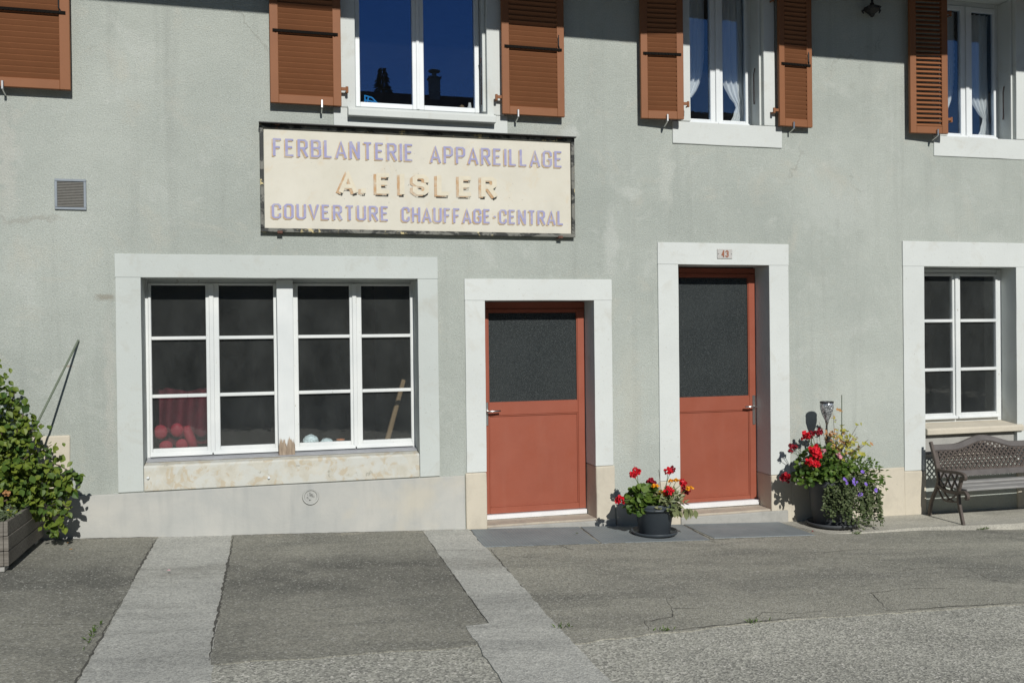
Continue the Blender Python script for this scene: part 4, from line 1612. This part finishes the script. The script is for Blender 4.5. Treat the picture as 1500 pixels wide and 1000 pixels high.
for x, z, r, mt, y in ((5.076, .636, .052, 'petal_red', -.20), (4.930, .528, .036, 'petal_dark', -.18), (4.907, .492, .026, 'petal_dark', -.20), (4.965, .535, .022, 'petal_dark', -.20), (4.975, .535, .056, 'petal_red', -.50), (5.000, .49, .048, 'petal_red', -.51),
                       (4.922, .425, .046, 'petal_red', -.50), (4.981, .405, .044, 'petal_red', -.51), (4.843, .232, .056, 'petal_dark', -.20), (4.850, .25, .040, 'petal_red', -.22), (5.225, .665, .042, 'petal_dark', -.20), (5.160, .655, .034, 'petal_dark', -.18), (5.14, .62, .026, 'petal_dark', -.19)):
    flower(g3, Vector((x, y, z)) - O3, r, 'geranium', mt, (random.uniform(-.1, .05), random.uniform(-.05, .05), .02))
for x, z in ((5.079, .524), (5.243, .480), (5.255, .455)):
    flower(g3, Vector((x, -.50, z)) - O3, .022, 'geranium', 'petal_pink', (.05, -.1, .0))
hy = empty('yellow_leaved_shrub', P2 + Vector((.10, .04, .44)))
tag(hy, 'yellow and orange leaved young shrub rising from the big pot', 'plant')
b = MB()
tip = []
for i in range(30):
    e = Vector((random.uniform(-.16, .30), random.uniform(-.12, .12), random.uniform(.28, .58)))
    if e.x > .18:
        e.z = random.uniform(.28, .52)
    b.tube([(random.uniform(-.02, .02), 0, 0), e * .5 + Vector((-.02, 0, .07)), e], [.004, .003, .0015], 5)
    tip.append(e)
tip.append(Vector((-.05, 0, .66)))
b.tube([(0, 0, 0), (-.03, 0, .4), (-.05, 0, .66)], [.004, .003, .0015], 5)
b.build('stem', 'bark', hy)
YL = []
for mt in ('leaf_yellow', 'leaf_orange'):
    q = MB()
    q.add(*leaf_template(.062, .056, 'lobed'))
    YL.append(q.mesh('leaf'))
    YL[-1].materials.append(MT[mt])
for k in range(210):
    e = random.choice(tip)
    p = e * random.uniform(.62, 1.02) + Vector((random.uniform(-.04, .04), random.uniform(-.04, .04), random.uniform(-.02, .03)))
    if k < 5:
        p = tip[-1] + rdir() * .03
    o = bpy.data.objects.new('leaf', YL[1 if random.random() < (.75 if p.x < -.02 else .15) else 0])
    COL.objects.link(o)
    o.parent = hy
    o.matrix_local = leaf_frame(p, Vector((random.uniform(-.6, 1), random.uniform(-.9, .3), random.uniform(-.7, .2))), Vector((0, -.8, .8)), random.uniform(-.5, .5)) @ Matrix.Scale(random.uniform(.45, 1.1) * (.65 if p.x < -.02 else 1), 4)
# trailing plant down the pot's front right
tv = empty('trailing_plant', P2 + Vector((.06, -.10, .44)))
tag(tv, 'grey green trailing plant with violet flowers spilling over the big pot', 'plant')
b = MB()
st_ = MB()
ts = leaf_template(.030, .020, 'ovate')
for i in range(86):
    a = random.uniform(-2.9, .35)
    d = Vector((math.cos(a), math.sin(a), 0))
    L_ = random.uniform(.18, .56) * (1 if a > -1.7 else .75)
    reach = random.uniform(.11, .19) + (.10 if a > -.6 else 0)
    pts = []
    for k in range(12):
        t = k / 11
        p = d * (.05 + reach * min(1, t * 2.2) ** .8 + .04 * t) + Vector((0, 0, .06 * math.sin(min(1, t * 2.2) * math.pi) - max(0, t - .25) * L_ * 1.15))
        p += Vector((random.uniform(-1, 1), random.uniform(-1, 1), random.uniform(-1, 1))) * .012
        pts.append(p)
    if any((P2.z + .44 + p.z) < P2.z + .02 for p in pts):
        pts = [p for p in pts if P2.z + .44 + p.z > P2.z + .02]
    if len(pts) < 3:
        continue
    st_.tube(pts, .0018, 4)
    for k in range(1, len(pts)):
        for q in range(4):
            p = pts[k - 1].lerp(pts[k], random.random()) + rdir() * .012
            add_leaf(b, ts, leaf_frame(p, rdir(-.7, .4), Vector((0, -.7, .7)), random.uniform(-.5, .5)), random.uniform(.6, 1.3))

st_.build('stem', 'stem', tv)
b.build('foliage', 'leaf_trail', tv)['kind'] = 'stuff'
b = MB()
dome_leaves(b, leaf_template(.048, .018), 760, (.19, .02, .02), (.30, .20, .24), (.6, 1.2), -.6, .35)
b.build('bushy_foliage', 'leaf_ger', tv)['kind'] = 'stuff'
O4 = P2 + Vector((.06, -.10, .44))
for x, z in ((5.344, .241), (5.451, .235), (5.458, .182), (5.44, .195), (5.526, .085), (5.51, .075), (5.49, .092), (5.705, .108), (5.69, .118), (5.574, .176), (5.374, .2), (5.544, .297), (5.43, .215), (5.47, .205), (5.50, .08), (5.36, .225)):
    flower(tv, Vector((x * .974 + random.uniform(-.01, .01), -.64, z + .03)) - O4, random.uniform(.015, .024), 'small', 'petal_violet', None, rot=(1.3 + random.uniform(-.4, .4), random.uniform(-.4, .4), 0))

# mosaic goblet stake and thin rod in the big pot
gb_ = empty('garden_stake', (5.285, -.25, P2.z + .44))
tag(gb_, 'mirror mosaic goblet on a garden stake in the big pot', 'garden stake')
zz = .735 - (P2.z + .44)
b = MB()
b.lathe([(.0, .0), (.010, .005), (.020, .05), (.045, .105), (.064, .165), (.066, .20), (.062, .232), (.056, .235), (.060, .2), (.055, .16), (.0, .10)], (0, 0, zz), 22)
b.build('goblet', 'mosaic', gb_, 0, True)
b = MB()
b.lathe([(.060, .222), (.066, .224), (.066, .238), (.058, .238)], (0, 0, zz), 22)
b.build('rim', 'black', gb_)
b = MB()
b.tube([(0, 0, -.05), (0, 0, zz + .01)], .006, 8)
b.build('stake', 'black', gb_)
b = MB()
b.tube([(5.454, -.24, P2.z + .40), (5.456, -.25, 1.032)], .0045, 6)
tag(b.build('plant_cane', 'cane', None), 'thin upright cane standing in the big pot behind the yellow leaves', 'cane')
of = MB()
add_leaf(of, leaf_template(.085, .035, 'lobed'), leaf_frame(Vector((0, 0, 0)), Vector((1, -.2, -.35)), Vector((0, -1, .4))))
o = of.build('autumn_leaf', 'leaf_orange', None)
o.location = (5.345, -.31, .90)
tag(o, 'single orange leaf caught beside the mosaic goblet', 'leaf')

# ------------------------------------------------------------------ garden bench
BX0, BX1 = 6.60, 7.90
bench = empty('garden_bench', (7.25, -.30, apz(7.25)))
tag(bench, 'weathered garden bench with cast iron ends and lattice back under the right window', 'bench')
BI = Matrix.Translation(-Vector(bench.location))


def bp(o):
    o.parent = bench
    o.matrix_parent_inverse = BI
    return o


def ribbon(b_, pts, w, t, x):
    """flat bar following (y,z) points; w = depth in the yz plane, t = thickness in x"""
    P = [Vector(p) for p in pts]
    n_ = len(P)
    vs2, fs2 = [], []
    ws = w if isinstance(w, (list, tuple)) else [w] * n_
    for i in range(n_):
        d = (P[min(i + 1, n_ - 1)] - P[max(i - 1, 0)]).normalized()
        nr = Vector((-d.y, d.x))
        for sx in (-1, 1):
            for sw in (-1, 1):
                q = P[i] + nr * ws[i] / 2 * sw
                vs2.append((x + sx * t / 2, q.x, q.y))
    for i in range(n_ - 1):
        a, c = i * 4, (i + 1) * 4
        for p, q in ((0, 1), (1, 3), (3, 2), (2, 0)):
            fs2.append((a + p, a + q, c + q, c + p))
    fs2 += [(0, 2, 3, 1), ((n_ - 1) * 4, (n_ - 1) * 4 + 1, (n_ - 1) * 4 + 3, (n_ - 1) * 4 + 2)]
    b_.add(vs2, fs2)


def smooth_pts(P, k=5):
    P = [Vector(p) for p in P]
    out = []
    for i in range(len(P) - 1):
        p0, p1, p2, p3 = P[max(i - 1, 0)], P[i], P[i + 1], P[min(i + 2, len(P) - 1)]
        for q in range(k):
            t = q / k
            out.append(.5 * ((2 * p1) + (p2 - p0) * t + (2 * p0 - 5 * p1 + 4 * p2 - p3) * t * t + (3 * p1 - p0 - 3 * p2 + p3) * t ** 3))
    out.append(P[-1])
    return out


for x in (BX0, BX1):
    zg = apz(x)
    b = MB()
    ribbon(b, smooth_pts([(-.10, zg), (-.13, -.12), (-.20, .02), (-.235, .10), (-.225, .20), (-.185, .34), (-.125, .505)]), .034, .030, x)
    bp(b.build('back_leg', 'bench_iron', None, .004))
    b = MB()
    ribbon(b, smooth_pts([(-.575, zg - .008), (-.55, -.18), (-.52, -.06), (-.515, .04), (-.53, .10), (-.56, .20)]), .032, .030, x)
    bp(b.build('front_leg', 'bench_iron', None, .004))
    b = MB()
    ribbon(b, smooth_pts([(-.215, .235), (-.32, .225), (-.45, .235), (-.555, .235), (-.60, .215), (-.595, .185), (-.57, .185)]), .028, .034, x)
    bp(b.build('armrest', 'bench_iron', None, .004))
    b = MB()
    ribbon(b, smooth_pts([(-.225, .075), (-.32, .035), (-.45, .03), (-.54, .045), (-.60, .055), (-.635, .02), (-.615, -.01)]), .030, .034, x)
    bp(b.build('seat_bearer', 'bench_iron', None, .004))
    for P in ([(-.22, .05), (-.30, -.06), (-.40, -.07), (-.52, -.05)], [(-.30, .03), (-.36, -.03), (-.44, -.06)], [(-.50, .03), (-.44, -.02), (-.36, -.06)],
              [(-.23, .10), (-.31, .21)], [(-.31, .05), (-.41, .22)], [(-.41, .05), (-.50, .22)], [(-.52, .06), (-.42, .21)], [(-.43, .05), (-.33, .20)], [(-.33, .05), (-.24, .16)]):
        b = MB()
        ribbon(b, smooth_pts(P, 4) if len(P) > 2 else P, .014, .014, x)
        bp(b.build('scroll', 'bench_iron', None))
for i, (y, z) in enumerate(((-.57, .066), (-.468, .058), (-.366, .062), (-.268, .082))):
    b = MB()
    b.box(BX0 + .012, BX1 - .012, y - .045, y + .045, z, z + .024)
    bp(b.build('seat_slat', 'bench_wood', None, .006))


def backy(z):
    return -.225 + (z - .15) * .28


def topz(x):
    u = (x - 7.25) / ((BX1 - BX0) / 2)
    return .432 + .078 * (math.cos(min(1, abs(u) / .62) * math.pi) * .5 + .5)


def rail(name, f0, f1, th, n_, mat):
    b_ = MB()
    vs2, fs2 = [], []
    for i in range(n_ + 1):
        x = BX0 + .014 + (BX1 - BX0 - .028) * i / n_
        for z in (f0(x), f1(x)):
            y = backy(z)
            vs2 += [(x, y - th / 2, z), (x, y + th / 2, z)]
    for i in range(n_):
        a, c = i * 4, i * 4 + 4
        fs2 += [(a, c, c + 2, a + 2), (a + 1, a + 3, c + 3, c + 1), (a, a + 1, c + 1, c), (a + 2, c + 2, c + 3, a + 3)]
    fs2 += [(0, 2, 3, 1), (n_ * 4, n_ * 4 + 1, n_ * 4 + 3, n_ * 4 + 2)]
    b_.add(vs2, fs2)
    return bp(b_.build(name, mat, None))


rail('top_rail', lambda x: topz(x) - .012, lambda x: topz(x) + .040, .036, 40, 'bench_rail')
rail('lower_rail', lambda x: .150, lambda x: .205, .034, 2, 'bench_rail')
rail('lattice_edge', lambda x: .2055, lambda x: .218, .018, 2, 'bench_iron')
rail('lattice_edge', lambda x: topz(x) - .026, lambda x: topz(x) - .0125, .018, 40, 'bench_iron')
for x0 in (BX0 + .016, BX1 - .056):
    b = MB()
    zt_ = topz(x0) - .03
    b.add([(x0, backy(.2185) - .007, .2185), (x0 + .04, backy(.2185) - .007, .2185), (x0 + .04, backy(zt_) - .007, zt_), (x0, backy(zt_) - .007, zt_),
           (x0, backy(.2185) + .007, .2185), (x0 + .04, backy(.2185) + .007, .2185), (x0 + .04, backy(zt_) + .007, zt_), (x0, backy(zt_) + .007, zt_)],
          [(0, 1, 2, 3), (7, 6, 5, 4), (0, 4, 5, 1), (1, 5, 6, 2), (2, 6, 7, 3), (3, 7, 4, 0)])
    bp(b.build('lattice_end', 'bench_iron', None))
LX0, LX1 = BX0 + .057, BX1 - .057
for sgn in (1, -1):
    x = LX0 - .34
    k = 0
    while x < LX1 + .34:
        # line from (x, .215) going sgn*45 degrees upward
        ptsl = []
        for q in range(60):
            z = .212 + q * .006
            xx = x + sgn * (z - .212) * 1.05
            if LX0 <= xx <= LX1 and z <= topz(xx) - .02:
                ptsl.append((xx, z))
        if len(ptsl) > 4:
            a, c = ptsl[0], ptsl[-1]
            d = Vector((c[0] - a[0], c[1] - a[1])).normalized() * .008
            nr = Vector((-d.y, d.x)) * .95
            b = MB()
            yo = -.006 if sgn > 0 else .002
            vs2 = []
            for (px, pz), sg in ((a, 0), (c, 0)):
                for s_ in (-1, 1):
                    for dy in (-.004, .004):
                        vs2.append((px + nr.x * s_, backy(pz) + yo + dy, pz + nr.y * s_))
            b.add(vs2, [(0, 1, 3, 2), (4, 6, 7, 5), (0, 2, 6, 4), (1, 5, 7, 3), (0, 4, 5, 1), (2, 3, 7, 6)])
            bp(b.build('lattice_bar', 'bench_iron', None))
        x += .058

# ------------------------------------------------------------------ wooden trough and shrub at the left
TX = -1.795
tr = empty('wooden_planter', (-2.4, -.6, gz(-2.4)))
tag(tr, 'weathered grey wooden plank planter against the wall at the left edge', 'planter')
TI = Matrix.Translation(-Vector(tr.location))


def tp(o):
    o.parent = tr
    o.matrix_parent_inverse = TI
    return o


TZ = .105
for i in range(3):
    z = TZ + i * .104
    for nm, bx in (('plank', (TX - .028, TX + random.uniform(-.003, .003), -1.10, -.13, z, z + .100)), ('plank', (-3.2, TX - .030, -1.10 + random.uniform(-.003, .003), -1.072, z + random.uniform(-.003, .003), z + .099)),
                   ('plank', (-3.2, TX - .030, -.158, -.13, z, z + .099)), ('plank', (-3.228, -3.201, -1.10, -.13, z, z + .100))):
        tp(rough_stone(nm, 'trough', None, *bx, .003, .004, .2))
for x in (-3.15, TX - .08):
    for y in (-1.03, -.2):
        tp(rough_stone('foot', 'step_grey', None, x - .06, x + .05, y - .05, y + .05, gz(x) + .008, TZ - .002, .003, .006, .1))
tp(boxo('soil', 'soil', None, -3.199, TX - .031, -1.07, -.16, TZ + .02, TZ + .26, 0))

shrub = empty('climbing_shrub', (-2.2, -.5, TZ + .26))
tag(shrub, 'leafy green climbing shrub growing from the wooden planter', 'shrub')
SI = Vector(shrub.location)
tips = []
st_ = MB()
main = [(-2.02, -.42, 1.50), (-2.15, -.5, 1.35), (-1.90, -.45, 1.28), (-1.82, -.5, 1.15), (-1.72, -.45, 1.03), (-1.66, -.42, .86), (-1.95, -.6, 1.0), (-2.1, -.65, .8), (-1.78, -.62, .80),
        (-1.70, -.5, .66), (-1.60, -.42, .58), (-1.52, -.38, .50), (-1.55, -.40, .36), (-1.64, -.36, .20), (-1.68, -.40, .42), (-1.85, -.55, .60), (-2.3, -.5, 1.4), (-2.4, -.6, 1.1), (-2.5, -.5, .9),
        (-1.50, -.36, .60), (-1.62, -.38, .30), (-1.58, -.33, .46), (-1.9, -.7, .75), (-2.05, -.6, 1.2), (-1.75, -.55, .95), (-2.6, -.5, 1.3), (-2.0, -.5, .62), (-1.74, -.50, .52)]
for e in main:
    e = Vector(e)
    base = Vector((-2.15 + random.uniform(-.25, .2), -.55 + random.uniform(-.15, .1), TZ + .25))
    mid = base.lerp(e, .55) + Vector((0, 0, .22 if e.z < .7 else .06))
    pts = smooth_pts([base - SI, mid - SI, e - SI], 5)
    st_.tube(pts, [.009 - .0006 * min(i, 10) for i in range(len(pts))], 5)
    tips += [(e, mid)]
st_.build('stem', 'bark', shrub)
tpl = leaf_template(.066, .048, 'ovate')
LM = []
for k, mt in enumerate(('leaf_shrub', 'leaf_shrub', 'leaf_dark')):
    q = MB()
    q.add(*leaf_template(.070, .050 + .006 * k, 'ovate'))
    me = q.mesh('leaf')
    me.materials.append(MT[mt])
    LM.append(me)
cnt = 0
fol = MB()
for e, mid in tips:
    near = e.x > -2.08
    for k in range(44):
        t = random.uniform(.15, 1.05)
        p = mid.lerp(e, t) + rdir() * random.uniform(.01, .10)
        if p.y > -.035:
            p.y = -.035 - random.random() * .05
        out = Vector((random.uniform(-1, 1), random.uniform(-1, .35), random.uniform(-1.1, .25)))
        mx = leaf_frame(p - SI, out, Vector((random.uniform(-.5, .5), -.7, .75)), random.uniform(-.5, .5)) @ Matrix.Scale(random.uniform(.55, 1.15), 4)
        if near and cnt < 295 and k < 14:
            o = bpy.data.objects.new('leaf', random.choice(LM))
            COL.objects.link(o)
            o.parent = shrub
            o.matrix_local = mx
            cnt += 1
        else:
            add_leaf(fol, tpl, mx)
for k in range(2200):
    p = Vector((random.gauss(-2.2, .24), random.gauss(-.52, .14), random.uniform(.38, 1.42)))
    if p.x > -1.66 - max(0, p.z - .75) * .42 or p.y > -.05:
        continue
    mx = leaf_frame(p - SI, Vector((random.uniform(-1, 1), random.uniform(-1, .35), random.uniform(-1.1, .25))), Vector((random.uniform(-.5, .5), -.7, .75)), random.uniform(-.5, .5)) @ Matrix.Scale(random.uniform(.5, 1.1), 4)
    add_leaf(fol, tpl, mx)
fol.build('foliage', 'leaf_shrub', shrub)['kind'] = 'stuff'

herb = empty('herb', (-2.0, -.92, TZ + .26))
tag(herb, 'low grey green herb with tiny yellow flowers at the front of the planter', 'plant')
b = MB()
th_ = leaf_template(.045, .010, 'blade')
for i in range(900):
    p = Vector((random.uniform(-.5, .19), random.uniform(-.14, .14), random.uniform(.0, .13)))
    p.z *= .4 + .6 * random.random()
    add_leaf(b, th_, leaf_frame(p, rdir(-.1, 1), rdir()), random.uniform(.7, 1.4))
b.build('foliage', 'leaf_herb', herb)['kind'] = 'stuff'
for i in range(12):
    flower(herb, (random.uniform(-.3, .19), random.uniform(-.16, .05), random.uniform(.06, .13)), .016, 'small', 'petal_yellow')
flower(herb, (.13, .10, .20), .026, 'geranium', 'leaf_orange')

b = MB()
b.tube([(-1.537, -.012, 1.665), (-1.755, -.30, 1.085), (-1.93, -.53, .62), (-2.03, -.65, .36)], .0085, 8)
tag(b.build('support_cane', 'cane', None), 'long green cane leaning from the planter shrub against the wall', 'cane')

# ------------------------------------------------------------------ small litter and weeds in the joints
tsm = leaf_template(.030, .022, 'ovate')
for i, (x, y, lab, mt) in enumerate(((-1.58, -.30, 'small fallen red leaf on the asphalt nearest the planter', 'leaf_orange'), (-1.50, -.52, 'small fallen red leaf on the asphalt farther from the planter', 'leaf_orange'),
                                     (-.72, -1.28, 'tiny pink petal lying on the left concrete strip', 'petal_pink'), (2.62, -.42, 'small dark leaf lying on the slate slab before the lower door', 'leaf_dark'),
                                     (4.96, -.50, 'small fallen red petal on the cement beside the big pot', 'petal_dark'))):
    b = MB()
    add_leaf(b, tsm, leaf_frame(Vector((0, 0, 0)), rdir(-.05, .15), Vector((0, 0, 1))))
    o = b.build('fallen_leaf', mt, None)
    o.location = (x, y, (apz(x) if x > 4.9 else gz(x) + .026) + .006)
    tag(o, lab, 'leaf')
tw_ = leaf_template(.040, .008, 'blade')
for x, y, n_, lab in ((-.99, -2.55, 34, 'grass tuft in the joint along the left concrete strip'), (5.32, -.66, 26, 'weed at the cement edge below the big pot'), (6.78, -.64, 26, 'weed at the cement edge before the bench leg'),
                      (2.88, -3.0, 22, 'grass tuft in the crack at the far asphalt edge'), (2.24, -3.06, 16, 'small grass tuft in the joint of the coarse asphalt'), (1.66, -2.9, 12, 'tiny grass tuft by the right concrete strip')):
    b = MB()
    for i in range(n_):
        p = Vector((random.gauss(0, .03), random.gauss(0, .012), 0))
        if x < 0:
            p = Vector((random.gauss(0, .010), random.gauss(0, .11), 0))
        d = rdir(.25, 1)
        add_leaf(b, tw_, leaf_frame(p, d, rdir()), random.uniform(.4, 1.0))
    o = b.build('weed', 'leaf_ger', None)
    o.location = (x, y, gz(x) + .012)
    tag(o, lab, 'weed')

# ------------------------------------------------------------------ across the street (seen reflected in the glass)
oh = empty('neighbour_house', (6, -26, gz(6)))
tag(oh, 'neighbouring house across the street whose dark roofline shows in the upper window reflection', 'house')
OI = Matrix.Translation(-Vector(oh.location))


def op(o, par=None):
    o.parent = par or oh
    o.matrix_parent_inverse = OI if par is None else Matrix.Identity(4)
    return o


def neighbour(x0, x1, ridge, chim):
    b_ = MB()
    b_.box(x0, x1, -31, -22.5, -2, 7.2)
    op(b_.build('wall', 'opp_wall', None))
    b_ = MB()
    b_.prism_x([(-21.7, 6.9), (-21.7, 7.1), (-26.5, ridge), (-32.0, 6.95), (-32.0, 6.8)], x0 - .6, x1 + .6)
    rf_ = op(b_.build('roof', 'tile', None))
    b_ = MB()
    b_.box(chim - .2, chim + .2, -26.6, -26.2, ridge - .9, ridge + .6)
    b_.box(chim - .25, chim + .25, -26.65, -26.15, ridge + .601, ridge + .66)
    b_.lathe([(.10, 0), (.09, .22), (.24, .23), (.24, .27), (0, .36)], (chim, -26.4, ridge + .66), 12)
    op(b_.build('chimney', 'opp_wall', None))
    x = x0 + 2
    while x < x1 - 2:
        for k in range(2):
            b_ = MB()
            b_.box(x, x + 1.1, -22.50, -22.42, 1.1 + k * 3.0, 2.6 + k * 3.0)
            op(b_.build('window', 'black', None))
        x += 4.6


neighbour(-18, 24, 11.15, 6.25)
oh = empty('neighbour_house', (45, -26, gz(45)))  # out of view; added to darken what the right window reflects
tag(oh, 'unseen farther house across the street, added to darken the reflection in the window above the bench', 'house')
OI = Matrix.Translation(-Vector(oh.location))
neighbour(26, 66, 10.2, 40)
cf = empty('conifer', (4.45, -28.2, gz(4)))
tag(cf, 'dark pointed conifer across the street reflected in the upper window', 'tree')
b = MB()
b.tube([(0, 0, 0), (0, 0, 6), (0, 0, 12.6)], [.28, .16, .02], 8)
b.build('trunk', 'bark', cf)
b = MB()
tn = leaf_template(.55, .16, 'blade')
for i in range(3600):
    t = random.random() ** .6
    z = 1.5 + 11.3 * t
    r = (12.8 - z) * .23 + .03
    a = random.uniform(0, 6.28)
    rr = r * random.uniform(.35, 1.0)
    d = Vector((math.cos(a), math.sin(a), -.35))
    add_leaf(b, tn, leaf_frame(Vector((rr * math.cos(a), rr * math.sin(a), z)), d, Vector((0, 0, 1)), random.uniform(-.6, .6)), random.uniform(.5, 1.0) * min(1, .35 + r))
b.build('crown', 'needle', cf)['kind'] = 'stuff'
